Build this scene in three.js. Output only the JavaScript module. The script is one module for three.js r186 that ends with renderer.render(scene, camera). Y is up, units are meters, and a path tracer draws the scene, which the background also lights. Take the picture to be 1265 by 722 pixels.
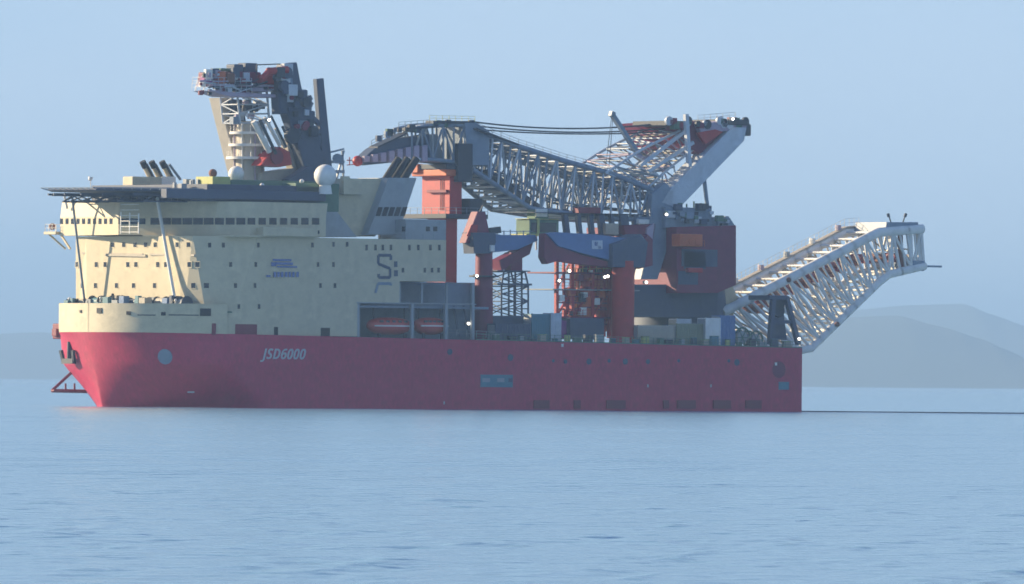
import * as THREE from 'three';
import { mergeGeometries, toCreasedNormals } from 'three/addons/utils/BufferGeometryUtils.js';
import { RoundedBoxGeometry } from 'three/addons/geometries/RoundedBoxGeometry.js';
import { FontLoader } from 'three/addons/loaders/FontLoader.js';
import { TextGeometry } from 'three/addons/geometries/TextGeometry.js';

// ---------------------------------------------------------------- camera, sky, sun, exposure
const scene = new THREE.Scene();
const camera = new THREE.PerspectiveCamera(2.955, 1024 / 584, 1, 150000);   // long telephoto from a low shore
camera.position.set(0, 5, 0);
camera.focus = 700; camera.userData.fStop = 5;   // a long lens not quite on its subject
camera.rotation.set(0.0079, 0, 0.0088, 'YXZ');

const SUN_AZ = -0.40, SUN_EL = 0.33;    // from the left, a little behind the ship, low and warm
const sunDir = new THREE.Vector3(-Math.cos(SUN_AZ) * Math.cos(SUN_EL), Math.sin(SUN_EL), Math.sin(SUN_AZ) * Math.cos(SUN_EL));

function rng(seed) { let a = seed >>> 0; return () => { a = (a + 0x6D2B79F5) | 0; let t = Math.imul(a ^ (a >>> 15), 1 | a); t = (t + Math.imul(t ^ (t >>> 7), 61 | t)) ^ t; return ((t ^ (t >>> 14)) >>> 0) / 4294967296; }; }
function hash3(x, y, z) { let h = Math.imul(x | 0, 374761393) ^ Math.imul(y | 0, 668265263) ^ Math.imul(z | 0, 2147483647 ^ 0x5bd1e995); h = Math.imul(h ^ (h >>> 13), 1274126177); return ((h ^ (h >>> 16)) >>> 0) / 4294967296; }
function noise3(x, y, z) {
  const xi = Math.floor(x), yi = Math.floor(y), zi = Math.floor(z), f = (t) => t * t * (3 - 2 * t);
  const u = f(x - xi), v = f(y - yi), w = f(z - zi), l = (a, b, t) => a + (b - a) * t;
  const c = (i, j, k) => hash3(xi + i, yi + j, zi + k);
  return l(l(l(c(0, 0, 0), c(1, 0, 0), u), l(c(0, 1, 0), c(1, 1, 0), u), v), l(l(c(0, 0, 1), c(1, 0, 1), u), l(c(0, 1, 1), c(1, 1, 1), u), v), w);
}
function fbm(x, y, z, n = 4) { let s = 0, a = 0.5, t = 0; for (let i = 0; i < n; i++) { s += a * noise3(x, y, z); t += a; a *= 0.5; x *= 2.03; y *= 2.03; z *= 2.03; } return s / t; }

{ // hazy morning sky with thin veils of cloud
  const W = 2048, H = 1024, d = new Float32Array(W * H * 4);
  for (let j = 0; j < H; j++) {
    const el = ((j + 0.5) / H - 0.5) * Math.PI, se = Math.sin(el), ce = Math.cos(el), k = Math.max(0, se);
    for (let i = 0; i < W; i++) {
      const az = ((i + 0.5) / W - 0.5) * 2 * Math.PI, x = Math.cos(az) * ce, z = Math.sin(az) * ce;
      const g = 1 - Math.exp(-Math.pow(k * 2.3, 1.5));
      let r = 0.240 - 0.215 * g, gg = 0.352 - 0.265 * g, b = 0.475 - 0.215 * g;
      const low = 0.91 + 0.09 * Math.min(1, Math.max(0, el) / 0.04); r *= low; gg *= low; b *= low;
      if (el > 0) {
        const c = fbm(x * 9 + 3, se * 60, z * 9, 4), veil = Math.max(0, Math.min(1, (c - 0.40) * 3.2)) * 0.34 * Math.exp(-k * 1.2);
        r += (0.40 - r) * veil; gg += (0.45 - gg) * veil; b += (0.52 - b) * veil;
      }
      const sd = Math.max(0, x * sunDir.x + se * sunDir.y + z * sunDir.z), glow = 0.5 * Math.pow(sd, 60) + 0.16 * Math.pow(sd, 8);
      const o = (j * W + i) * 4;
      d[o] = r + glow * 1.0; d[o + 1] = gg + glow * 0.85; d[o + 2] = b + glow * 0.62; d[o + 3] = 1;
    }
  }
  const sky = new THREE.DataTexture(d, W, H, THREE.RGBAFormat, THREE.FloatType);
  sky.mapping = THREE.EquirectangularReflectionMapping; sky.magFilter = THREE.LinearFilter; sky.needsUpdate = true;
  scene.background = sky; scene.environment = sky;
}
scene.environmentIntensity = 1; scene.backgroundIntensity = 1;

const sun = new THREE.DirectionalLight(new THREE.Color(1, 0.80, 0.52), 5);
sun.position.copy(sunDir).multiplyScalar(400).add(new THREE.Vector3(0, 0, -1990));
sun.target.position.set(0, 10, -1990);
sun.castShadow = true; sun.shadow.mapSize.set(4096, 4096); sun.shadow.radius = 1;
Object.assign(sun.shadow.camera, { left: -160, right: 160, top: 120, bottom: -120, near: 10, far: 1200 });
scene.add(sun, sun.target);
scene.fog = new THREE.FogExp2(new THREE.Color(0.41, 0.66, 1.0), 0.00007);

const renderer = new THREE.WebGLRenderer({ antialias: true });
renderer.setSize(1024, 584);
renderer.shadowMap.enabled = true; renderer.shadowMap.type = THREE.PCFSoftShadowMap;
renderer.toneMapping = THREE.LinearToneMapping;
renderer.toneMappingExposure = 1.95;

// ---------------------------------------------------------------- materials (linear base colours)
const lin = (r, g, b) => new THREE.Color().setRGB(r, g, b);
function grainTexture(seed, lo, hi, sx, sy, N = 256) {    // paint grain and weather patches: a grey multiplier, tileable
  const d = new Uint8Array(N * N * 4), R = 8;
  const wrapped = (x, y, f) => { // periodic noise
    const n = (a, b, k) => noise3(a * f * sx, b * f * sy, seed * 7.1 + k);
    const wx = x, wy = y;
    return (n(x, y, 0) * (1 - wx) * (1 - wy) + n(x - 1, y, 0) * wx * (1 - wy) + n(x, y - 1, 0) * (1 - wx) * wy + n(x - 1, y - 1, 0) * wx * wy);
  };
  for (let j = 0; j < N; j++) for (let i = 0; i < N; i++) {
    const x = i / N, y = j / N;
    const v = 0.45 * wrapped(x, y, R) + 0.3 * wrapped(x, y, R * 3) + 0.25 * wrapped(x, y, R * 9);
    const q = Math.round(255 * Math.min(1, Math.max(0, lo + (hi - lo) * Math.min(1, Math.max(0, (v - 0.3) / 0.4)))));
    const o = (j * N + i) * 4; d[o] = d[o + 1] = d[o + 2] = q; d[o + 3] = 255;
  }
  const t = new THREE.DataTexture(d, N, N); t.wrapS = t.wrapT = THREE.RepeatWrapping; t.magFilter = THREE.LinearFilter; t.colorSpace = THREE.SRGBColorSpace; t.needsUpdate = true; return t;
}
const grain = grainTexture(1, 0.91, 1.0, 1, 1), streaks = grainTexture(2, 0.85, 1.0, 2, 1);
const std = (c, rough = 0.55, metal = 0, map = null) => new THREE.MeshStandardMaterial({ color: c, roughness: rough, metalness: metal, map });
const M = {
  hullRed: std(lin(0.53, 0.02, 0.085), 0.5, 0, streaks), cream: std(lin(0.61, 0.53, 0.36), 0.55, 0, grain), red: std(lin(0.45, 0.018, 0.025), 0.5, 0, grain),
  darkRed: std(lin(0.20, 0.022, 0.045), 0.6), maroon: std(lin(0.20, 0.016, 0.06), 0.55, 0, grain), blue: std(lin(0.10, 0.20, 0.40), 0.5, 0, grain), steel: std(lin(0.21, 0.27, 0.35), 0.5, 0, grain),
  paleSteel: std(lin(0.55, 0.60, 0.66), 0.5, 0, grain), white: std(lin(0.82, 0.80, 0.75), 0.5, 0, grain), dark: std(lin(0.035, 0.045, 0.065), 0.6, 0, grain),
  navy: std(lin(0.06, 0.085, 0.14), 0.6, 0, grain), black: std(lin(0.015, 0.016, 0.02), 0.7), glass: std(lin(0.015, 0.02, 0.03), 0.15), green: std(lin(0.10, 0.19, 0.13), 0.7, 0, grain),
  yellowGreen: std(lin(0.50, 0.52, 0.16), 0.6, 0, grain), teal: std(lin(0.07, 0.22, 0.28), 0.55, 0, grain), orange: std(lin(0.60, 0.12, 0.035), 0.5, 0, grain), grey: std(lin(0.33, 0.36, 0.38), 0.6, 0, grain),  // orange: red steel with its sunlit tone put into the colour
  lifeboat: std(lin(0.50, 0.06, 0.05), 0.4), letter: std(lin(0.46, 0.46, 0.47), 0.6), markBlue: std(lin(0.12, 0.17, 0.36), 0.6), rope: std(lin(0.06, 0.07, 0.09), 0.8), rust: std(lin(0.22, 0.09, 0.06), 0.8, 0, grain),
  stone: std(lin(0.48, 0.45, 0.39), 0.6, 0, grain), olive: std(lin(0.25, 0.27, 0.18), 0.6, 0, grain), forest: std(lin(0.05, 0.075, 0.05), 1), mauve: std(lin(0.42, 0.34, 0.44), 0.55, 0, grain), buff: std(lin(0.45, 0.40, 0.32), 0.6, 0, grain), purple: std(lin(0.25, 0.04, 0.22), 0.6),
};
const bulbMat = new THREE.MeshStandardMaterial({ color: 0xffffff, emissive: 0xfff4e0, emissiveIntensity: 4 });

// ---------------------------------------------------------------- the ship's own frame
// u: metres aft of the bow, y: metres above water, v: metres inboard of the port side (0) to starboard (44).
// The ship heads left and 38 degrees towards the shore; ship axes x = u, z = -v.
const YAW = 38 * Math.PI / 180, CY = Math.cos(YAW), SY = Math.sin(YAW), BEAM = 44, LEN = 142;
const shipOrigin = new THREE.Vector3(-59.86, 0, -1940);
const toWorld = (p) => p.clone().applyAxisAngle(new THREE.Vector3(0, 1, 0), YAW).add(shipOrigin);
const V = (u, y, v) => new THREE.Vector3(u, y, -v);
// E: a station surveyed from the shore camera (x, y of a 1265 by 722 survey sheet) where it meets the lengthwise plane v metres in from the port side
function E(x, y, v) {
  const dx = x - 632 + 0.0088 * (y - 361), dy = y - 361 - 0.0088 * (x - 632), k = dx / 14000;
  const u = (k * (-shipOrigin.z + CY * v) - shipOrigin.x + SY * v) / (CY - k * SY), depth = -shipOrigin.z + SY * u + CY * v;
  return V(u, 5 + (110.6 - dy) * depth / 14000, v);
}
const UX = (x, v, y = 361) => E(x, y, v).x, HY = (x, y) => E(x, y, 0).y;

// ---------------------------------------------------------------- builders
const bases = new WeakMap(), taken = new Map();
function numbered(name) { const n = taken.get(name) || 0; taken.set(name, n + 1); return n ? `${name}_${String(n).padStart(3, '0')}` : name; }
function thing(name, label, category, base, group) {
  const g = new THREE.Group(); g.name = numbered(name); g.userData = { label, category }; if (group) g.userData.group = group;
  g.position.copy(toWorld(base)); g.rotation.y = YAW; bases.set(g, base.clone()); scene.add(g); return g;
}
function boxUV(g, s = 0.125) {   // uv in metres by the main direction of each face
  g = g.index ? g.toNonIndexed() : g;
  const p = g.attributes.position, n = g.attributes.normal, uv = new Float32Array(p.count * 2);
  for (let i = 0; i < p.count; i++) {
    const x = Math.abs(n.getX(i)), y = Math.abs(n.getY(i)), z = Math.abs(n.getZ(i));
    let a, b; if (y > x && y > z) { a = p.getX(i); b = p.getZ(i); } else if (x > z) { a = p.getZ(i); b = p.getY(i); } else { a = p.getX(i); b = p.getY(i); }
    uv[2 * i] = a * s; uv[2 * i + 1] = b * s;
  }
  g.setAttribute('uv', new THREE.BufferAttribute(uv, 2)); return g;
}
function part(parent, name, mat, geos, label) {
  const list = (Array.isArray(geos) ? geos : [geos]).map((g) => { const h = boxUV(g); for (const k of Object.keys(h.attributes)) if (!['position', 'normal', 'uv'].includes(k)) h.deleteAttribute(k); return h; });
  const m = new THREE.Mesh(list.length > 1 ? mergeGeometries(list) : list[0], mat);
  m.name = name; m.castShadow = m.receiveShadow = true;
  if (bases.has(parent)) m.position.copy(bases.get(parent)).negate();
  if (label) m.userData.label = label;
  parent.add(m); return m;
}
const unitBox = new THREE.BoxGeometry(1, 1, 1), unitTube = new THREE.CylinderGeometry(0.5, 0.5, 1, 8), unitRound = new THREE.CylinderGeometry(0.5, 0.5, 1, 20);
const UPV = new THREE.Vector3(0, 1, 0);
function beam(parent, name, mat, a, b, w, d = w, geo = unitBox) {     // a member from a to b
  const m = new THREE.Mesh(geo, mat), dir = b.clone().sub(a), L = dir.length();
  m.name = name; m.castShadow = m.receiveShadow = true;
  m.position.copy(a).add(b).multiplyScalar(0.5); if (bases.has(parent)) m.position.sub(bases.get(parent));
  m.quaternion.setFromUnitVectors(UPV, dir.normalize()); m.scale.set(w, L, d); parent.add(m); return m;
}
const pipe = (parent, name, mat, a, b, w) => beam(parent, name, mat, a, b, w, w, unitTube);
function bar(a, b, w, d = w, n = 0) {                                 // the same as a geometry
  const dir = b.clone().sub(a), L = dir.length(), g = n ? new THREE.CylinderGeometry(w / 2, w / 2, L, n) : new THREE.BoxGeometry(w, L, d);
  g.applyQuaternion(new THREE.Quaternion().setFromUnitVectors(UPV, dir.normalize())); g.translate((a.x + b.x) / 2, (a.y + b.y) / 2, (a.z + b.z) / 2); return g;
}
function cone(a, b, r0, r1, n = 16) { const dir = b.clone().sub(a), L = dir.length(), g = new THREE.CylinderGeometry(r1, r0, L, n); g.applyQuaternion(new THREE.Quaternion().setFromUnitVectors(UPV, dir.normalize())); g.translate((a.x + b.x) / 2, (a.y + b.y) / 2, (a.z + b.z) / 2); return g; }
function box(u0, u1, y0, y1, v0, v1, r = 0.06) { const g = r ? new RoundedBoxGeometry(Math.abs(u1 - u0), Math.abs(y1 - y0), Math.abs(v1 - v0), 1, r) : new THREE.BoxGeometry(Math.abs(u1 - u0), Math.abs(y1 - y0), Math.abs(v1 - v0)); g.translate((u0 + u1) / 2, (y0 + y1) / 2, -(v0 + v1) / 2); return g; }
// box whose port face runs from drawing station x0,y0 (top) to x1,y1 (bottom) at v, reaching dv further inboard
function ebox(x0, y0, x1, y1, v, dv, r) { const a = E(x0, y0, v), b = E(x1, y1, v); return box(a.x, b.x, b.y, a.y, v, v + dv, r); }
function plate(pts, v, dv, bevel = 0.08) {                            // an outline on the side drawing at v, extruded inboard by dv
  const s = new THREE.Shape(pts.map(([x, y]) => { const e = E(x, y, v); return new THREE.Vector2(e.x, e.y); }));
  const g = new THREE.ExtrudeGeometry(s, { depth: dv - 2 * bevel, bevelEnabled: bevel > 0, bevelThickness: bevel, bevelSize: bevel * 0.5, bevelSegments: 1 });
  g.translate(0, 0, -v - dv + bevel); return g;
}
const ball = (c, r, n = 24) => { const g = new THREE.SphereGeometry(r, n, n * 0.6 | 0); g.translate(c.x, c.y, c.z); return g; };
function lerpLine(pts, t) {                                           // point at share t along a polyline of drawing stations
  const L = []; let s = 0; for (let i = 1; i < pts.length; i++) { const l = Math.hypot(pts[i][0] - pts[i - 1][0], pts[i][1] - pts[i - 1][1]); L.push(l); s += l; }
  let d = t * s; for (let i = 0; i < L.length; i++) { if (d <= L[i] || i === L.length - 1) { const k = d / L[i]; return [pts[i][0] + (pts[i + 1][0] - pts[i][0]) * k, pts[i][1] + (pts[i + 1][1] - pts[i][1]) * k]; } d -= L[i]; }
}
// a box lattice between a top and a bottom polyline: four chords in one mesh, every brace a piece of its own
function lattice(parent, name, mat, top, bot, vNear, vFar, n, chordW, braceW, opt = {}) {
  const st = []; for (let i = 0; i <= n; i++) { const t = i / n, [a, b] = lerpLine(top, t), [c, d] = lerpLine(bot, t), k0 = vNear(t), k1 = vFar(t);
    const tn = E(a, b, k0), bn = E(c, d, k0), mid = (k0 + k1) / 2; const tf = new THREE.Vector3(tn.x, tn.y, -k1), bf = new THREE.Vector3(bn.x, bn.y, -k1); st.push({ tn, bn, tf, bf }); }
  const p = new THREE.Group(); p.name = name; if (bases.has(parent)) p.position.copy(bases.get(parent)).negate(); parent.add(p);
  for (const k of ['tn', 'bn', 'tf', 'bf']) { const chords = []; for (let i = 0; i < n; i++) { const d = st[i + 1][k].clone().sub(st[i][k]).normalize().multiplyScalar(chordW * 0.2); chords.push(bar(st[i][k].clone().sub(d), st[i + 1][k].clone().add(d), chordW, chordW, 8)); } part(p, 'chord', opt.chordMat || mat, chords); }
  const put = (a, b, w = braceW) => pipe(p, opt.brace || 'brace', opt.pick ? opt.pick() : mat, a, b, w);
  for (let i = 0; i <= n; i++) { const s = st[i]; put(s.tn, s.bn); put(s.tf, s.bf); put(s.tn, s.tf); put(s.bn, s.bf);
    if (i < n) { const e = st[i + 1], odd = i % 2; put(odd ? s.tn : s.bn, odd ? e.bn : e.tn); put(odd ? s.tf : s.bf, odd ? e.bf : e.tf); put(odd ? s.tn : s.tf, odd ? e.tf : e.tn); put(odd ? s.bf : s.bn, odd ? e.bn : e.bf); } }
  return { p, st };
}
function floodlight(parent, at, power = 14, face = new THREE.Vector3(0, 0, 1)) {  // a lit working lamp
  const h = part(parent, 'floodlight', M.dark, [bar(at.clone().addScaledVector(face, -0.55), at.clone().addScaledVector(face, -0.22), 0.7, 0.55)]);
  const b = new THREE.Mesh(new THREE.SphereGeometry(0.235, 14, 10), bulbMat); b.name = 'bulb'; b.position.copy(at).addScaledVector(face, 0.05); h.add(b);
  const l = new THREE.PointLight(0xfff0d8, power, 0, 2); l.position.copy(at).addScaledVector(face, 0.05); l.castShadow = true; h.add(l);
  return h;
}
function railing(parent, pts, hgt = 1.1, mat = M.white, step = 2.2) { // posts and two rails along a run of points, one part
  const g = []; for (let i = 0; i + 1 < pts.length; i++) { const a = pts[i], b = pts[i + 1], L = a.distanceTo(b), n = Math.max(1, Math.round(L / step));
    for (let k = 0; k <= n; k++) { const p = a.clone().lerp(b, k / n); g.push(bar(p, p.clone().add(new THREE.Vector3(0, hgt, 0)), 0.07)); }
    for (const h of [hgt, hgt * 0.5]) { const o = new THREE.Vector3(0, h, 0); g.push(bar(a.clone().add(o), b.clone().add(o), 0.06)); } }
  return part(parent, 'railing', mat, g);
}
const sight = new THREE.Vector3(-SY, 0, -CY);
const caster = new THREE.Raycaster();
function hitOn(geo, x, y) { const m = new THREE.Mesh(geo, new THREE.MeshBasicMaterial({ side: THREE.DoubleSide })); const a = E(x, y, -60), b = E(x, y, 100); caster.set(a, b.clone().sub(a).normalize()); return caster.intersectObject(m)[0]; }
function windowOn(parent, name, geo, x, y, w, h, mat, depth = 0.08, frame = null) { // a pane set where the drawing shows it on a wall
  const r = hitOn(geo, x, y); if (!r) return; const n = r.face.normal.clone(), q = new THREE.Quaternion().setFromUnitVectors(new THREE.Vector3(0, 0, 1), new THREE.Vector3(n.x, 0, n.z).normalize());
  const put = (nm, m, ww, hh, dd, par) => { const b = new THREE.Mesh(unitBox, m); b.name = nm; b.scale.set(ww, hh, dd); b.quaternion.copy(q); b.position.copy(r.point); b.castShadow = b.receiveShadow = true; par.add(b); return b; };
  if (frame) put('window_frame', frame, w + 0.3, h + 0.3, depth * 0.6, parent);
  return put(name, mat, w, h, depth, parent);
}

// ---------------------------------------------------------------- the sea
{
  const N = 1024, TILE = 40, R = rng(11), waves = [];
  for (let i = 0; i < 70; i++) { // ripple spectrum: whole numbers of waves per tile, so that it tiles
    const k = 14 + Math.pow(R(), 1.4) * 90, a = 1.57 + (R() - 0.5) * 2.7, kx = Math.round(k * Math.cos(a)), ky = Math.round(k * Math.sin(a)), kk = Math.hypot(kx, ky) || 1;
    waves.push([kx, ky, R() * 6.283, 0.034 * Math.pow(30 / kk, 0.35) / kk]);
  }
  const d = new Uint8Array(N * N * 4), sx = new Float32Array(N * N), sy = new Float32Array(N * N), cs = new Float32Array(N), sn = new Float32Array(N);
  for (let i = 0; i < N; i++) { cs[i] = Math.cos(i / N * 2 * Math.PI); sn[i] = Math.sin(i / N * 2 * Math.PI); }
  for (const [kx, ky, ph, am] of waves) { const cp = Math.cos(ph), sp = Math.sin(ph);
    for (let j = 0; j < N; j++) for (let i = 0; i < N; i++) { const q = (((kx * i + ky * j) % N) + N) % N, c = cs[q] * cp - sn[q] * sp, o = j * N + i; sx[o] += am * kx * c; sy[o] += am * ky * c; } }
  for (let o = 0; o < N * N; o++) { const x = -sx[o], y = -sy[o], l = 1 / Math.hypot(x, y, 1); d[4 * o] = 127.5 + 127.5 * x * l; d[4 * o + 1] = 127.5 + 127.5 * y * l; d[4 * o + 2] = 127.5 + 127.5 * l; d[4 * o + 3] = 255; }
  const nm = new THREE.DataTexture(d, N, N); nm.wrapS = nm.wrapT = THREE.RepeatWrapping; nm.magFilter = THREE.LinearFilter; nm.needsUpdate = true;
  // the sheet: rings round the shore, fine in the nearer water where single waves can be made out
  const rings = [2, 40, 120, 190, 215]; for (let r = 230; r < 700; r += 0.3 + (r - 230) * 0.0016) rings.push(r); while (rings[rings.length - 1] < 3000) rings.push(rings[rings.length - 1] * 1.0055); while (rings[rings.length - 1] < 90000) rings.push(rings[rings.length - 1] * 1.03);
  const ang = []; for (let a = -180; a < -4; a += 4) ang.push(a); for (let a = -4; a < -2.9; a += 0.15) ang.push(a); for (let a = -2.9; a <= 2.9; a += 0.022) ang.push(a); for (let a = 2.95; a < 4; a += 0.15) ang.push(a); for (let a = 4; a <= 180; a += 4) ang.push(a);
  const sw = []; const Q = rng(5); for (let i = 0; i < 34; i++) { const L = 0.9 * Math.pow(10, Q() * 0.85), a = 1.35 + (Q() - 0.5) * 2.6, k = 2 * Math.PI / L; sw.push([k * Math.cos(a), k * Math.sin(a), Q() * 6.283, 0.0085 * Math.pow(L / 3, 0.1) / k, L]); }
  const long = []; for (let i = 0; i < 22; i++) { const L = 8 * Math.pow(6, Q()), a = 1.45 + (Q() - 0.5) * 1.6, k = 2 * Math.PI / L; long.push([k * Math.cos(a), k * Math.sin(a), Q() * 6.283, 0.011 / k, L]); }
  const pos = new Float32Array(rings.length * ang.length * 3), uv = new Float32Array(rings.length * ang.length * 2), idx = [];
  for (let i = 0; i < rings.length; i++) for (let j = 0; j < ang.length; j++) {
    const r = rings[i], a = ang[j] * Math.PI / 180, x = Math.sin(a) * r, z = -Math.cos(a) * r, o = i * ang.length + j; let y = 0;
    const fade = Math.abs(ang[j]) < 2.9 ? Math.min(1, Math.max(0, (695 - r) / 330)) * Math.min(1, Math.max(0, (r - 215) / 15)) : 0;
    if (fade > 0) { const gust = 0.2 + 5.5 * Math.max(0, fbm(x / 1.5 + 50, z / 7, 3, 2) - 0.5) + 0.5 * fbm(x / 50, z / 110, 7, 2); for (const [kx, kz, p, am, L] of sw) { const sp = Math.max(0.3, (r - 230) * 0.0016); if (L > sp * 2.6) y += am * Math.sin(kx * x + kz * z + p); } y *= fade * gust; }
    if (Math.abs(ang[j]) < 2.9 && r > 420) { const sp = r * 0.0055, far = Math.min(1, (r - 420) / 200) * Math.max(0, Math.min(1, (2900 - r) / 700)), pat = 0.3 + 1.6 * Math.max(0, fbm(x / 22 + 9, z / 90, 5, 3) - 0.42); for (const [kx, kz, p, am, L] of long) if (L > sp * 2.8) y += am * pat * far * Math.sin(kx * x + kz * z + p); }
    pos[3 * o] = x; pos[3 * o + 1] = y; pos[3 * o + 2] = z; uv[2 * o] = x / TILE; uv[2 * o + 1] = -z / TILE;
    if (i && j) { const q = o - 1, p = o - ang.length; idx.push(o, p, p - 1, o, p - 1, q); }
  }
  const g = new THREE.BufferGeometry(); g.setAttribute('position', new THREE.BufferAttribute(pos, 3)); g.setAttribute('uv', new THREE.BufferAttribute(uv, 2)); g.setIndex(idx); g.computeVertexNormals();
  const m = new THREE.MeshPhysicalMaterial({ color: lin(0.17, 0.32, 0.43), roughness: 0.18, ior: 1.33, normalMap: nm, normalScale: new THREE.Vector2(0.6, 0.6) });
  const sea = new THREE.Mesh(g, m); sea.name = 'sea'; sea.userData = { kind: 'structure', label: 'calm pale blue sea with small ripples' }; sea.receiveShadow = true; scene.add(sea);
}

// ---------------------------------------------------------------- hills beyond the bay
function hills(name, dist, depth, ridge, label, seed) {       // ridge: [x on the drawing, height in metres] every so far
  const nx = 150, nz = 14, x0 = ridge[0][0], x1 = ridge[ridge.length - 1][0], pos = [], idx = [];
  const at = (x) => { for (let i = 1; i < ridge.length; i++) if (x <= ridge[i][0]) { const t = (x - ridge[i - 1][0]) / (ridge[i][0] - ridge[i - 1][0]), s = t * t * (3 - 2 * t); return ridge[i - 1][1] + (ridge[i][1] - ridge[i - 1][1]) * (0.4 * s + 0.6 * t); } return 0; };
  for (let j = 0; j <= nz; j++) for (let i = 0; i <= nx; i++) {
    const x = x0 + (x1 - x0) * i / nx, t = j / nz, h = at(x), n = fbm(x / 700 + seed, t * 4, seed, 4) - 0.5, prof = Math.sin(Math.min(1, t * 1.25) * Math.PI / 2) * (t > 0.8 ? 1 - (t - 0.8) * 2 : 1);
    pos.push(x, h * prof * (1 + 0.25 * n * (1 - t)) + n * 12 * (t > 0.01 ? 1 : 0) - (j === 0 ? 3 : 0), -dist - depth * t + 150 * (noise3(x / 500, seed, t) - 0.5));
    if (i && j) { const o = j * (nx + 1) + i, p = o - nx - 1; idx.push(p - 1, p, o, p - 1, o, o - 1); }
  }
  const g = new THREE.BufferGeometry(); g.setAttribute('position', new THREE.Float32BufferAttribute(pos, 3)); g.setIndex(idx); g.computeVertexNormals();
  const m = new THREE.Mesh(g, M.forest); m.name = name; m.userData = { kind: 'structure', label }; m.castShadow = m.receiveShadow = true; scene.add(m);
}
{
  const k1 = 21600 / 14000, k2 = 29400 / 14000, f1 = (x, y) => [(x - 632) * k1, (475 + 0.009 * (x - 632) - y) * k1], f2 = (x, y) => [(x - 632) * k2, (475 + 0.009 * (x - 632) - y) * k2];
  hills('near_hills', 20000, 2000, [f1(860, 430), f1(960, 408), f1(1050, 394), f1(1107, 392), f1(1160, 405), f1(1204, 419), f1(1237, 433), f1(1275, 466), [f1(1290, 470)[0], 0]], 'low wooded headland fading into haze behind the stern', 3);
  hills('far_hills', 27000, 3000, [f2(760, 430), f2(900, 405), f2(1046, 384), f2(1126, 378), f2(1190, 375), f2(1223, 388), f2(1265, 403), f2(1340, 425), f2(1500, 440), f2(1800, 462)], 'far ridge of hills pale blue with haze', 8);
  hills('distant_shore', 26500, 3000, [f2(-700, 455), f2(-300, 432), f2(-60, 421), f2(60, 414), f2(160, 418), f2(330, 440), f2(520, 462)], 'low hazy shore beyond the bow', 21);
}

// ---------------------------------------------------------------- the vessel
const ship = thing('construction_vessel', 'large pipelay construction ship with red hull and cream superstructure', 'ship', V(70, 0, 22));
const topH = (u) => 12.9 - 1.45 * Math.max(0, u) / LEN;
const flare = (h) => Math.min(1, Math.max(0, (12.9 - h) / 12.9));
const bowRun = [[0, 22], [0.1, 17.4], [0.2, 15], [0.3, 13.2], [0.43, 11.9], [0.55, 13.3], [0.7, 15.5], [0.9, 17.6], [1, 18.4], [9, 18.4]];
function halfBreadth(u, f) { // u aft of the stem at that height; rounded at deck level, a blunt wedge below
  let k = 1; while (f > bowRun[k][0]) k++; const [a, la] = bowRun[k - 1], [b, lb] = bowRun[k], L = la + (lb - la) * (f - a) / (b - a), p = 2.28 - 1.08 * Math.pow(f, 0.6); return u >= L ? 22 : 22 * Math.pow(Math.max(0, 1 - Math.pow(1 - u / L, p)), 1 / p);
}
const stem = (f) => 0.2 + 3.2 * f;
function hullSide(y0, y1, rows, side, uEnd, out = 0) {       // the skin of one side between two heights (shares of the freeboard)
  const cols = 90, pos = [], idx = [];
  for (let j = 0; j <= rows; j++) for (let i = 0; i <= cols; i++) {
    const s = i / cols, t = j / rows, e = Math.pow(s, 2.4);
    let u = 0, h = 0; const h0 = (uu) => y0(uu) + (y1(uu) - y0(uu)) * t; h = h0(0); const f = flare(h), st = stem(f);
    u = st + (uEnd - st) * e; h = h0(u); const hb = halfBreadth(u - st, f) + out;
    pos.push(u - (s === 0 ? out : 0), h, -(22 - side * hb));
    if (i && j) { const o = j * (cols + 1) + i, p = o - cols - 1; if (side > 0) idx.push(p - 1, p, o, p - 1, o, o - 1); else idx.push(p - 1, o, p, p - 1, o - 1, o); }
  }
  const g = new THREE.BufferGeometry(); g.setAttribute('position', new THREE.Float32BufferAttribute(pos, 3)); g.setIndex(idx); g.computeVertexNormals(); return g;
}
const hullGeos = [1, -1].map((s) => hullSide(() => -3, topH, 26, s, LEN));
{ // transom and decks
  const s = box(LEN - 0.3, LEN + 0.02, -3, topH(LEN) - 0.01, 0.01, 43.99, 0); hullGeos.push(s);
}
const hull = part(ship, 'hull', M.hullRed, hullGeos, 'red steel hull with a flared bow');
const hullShape = mergeGeometries(hullGeos.map((g) => { const h = (g.index ? g.toNonIndexed() : g).clone(); h.deleteAttribute('uv'); return h; }));
{ // working deck, foredeck
  const sh = new THREE.Shape(), L = []; for (let i = 0; i <= 40; i++) { const u = 0.2 + 21.8 * Math.pow(i / 40, 1.6); L.push([u, halfBreadth(u - 0.2, 0) - 0.1]); }
  sh.moveTo(22, 0.1); sh.lineTo(LEN - 0.4, 0.1); sh.lineTo(LEN - 0.4, 43.9); sh.lineTo(22, 43.9); L.reverse();
  const g = new THREE.ExtrudeGeometry(sh, { depth: 0.3, bevelEnabled: false }); g.rotateX(-Math.PI / 2); // z of the outline becomes -v
  g.translate(0, 10.9, 0); part(ship, 'deck', M.green, g);
  const sh2 = new THREE.Shape(); sh2.moveTo(0.5, 22); for (const [u, b] of L.slice().reverse()) if (u < 15.5) sh2.lineTo(u + 0.2, 22 - b + 0.3); for (const [u, b] of L) if (u < 15.5) sh2.lineTo(u + 0.2, 22 + b - 0.3);
  const g2 = new THREE.ExtrudeGeometry(sh2, { depth: 0.25, bevelEnabled: false }); g2.rotateX(-Math.PI / 2); g2.translate(0, 16.4, 0); part(ship, 'foredeck', M.green, g2);
}
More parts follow.
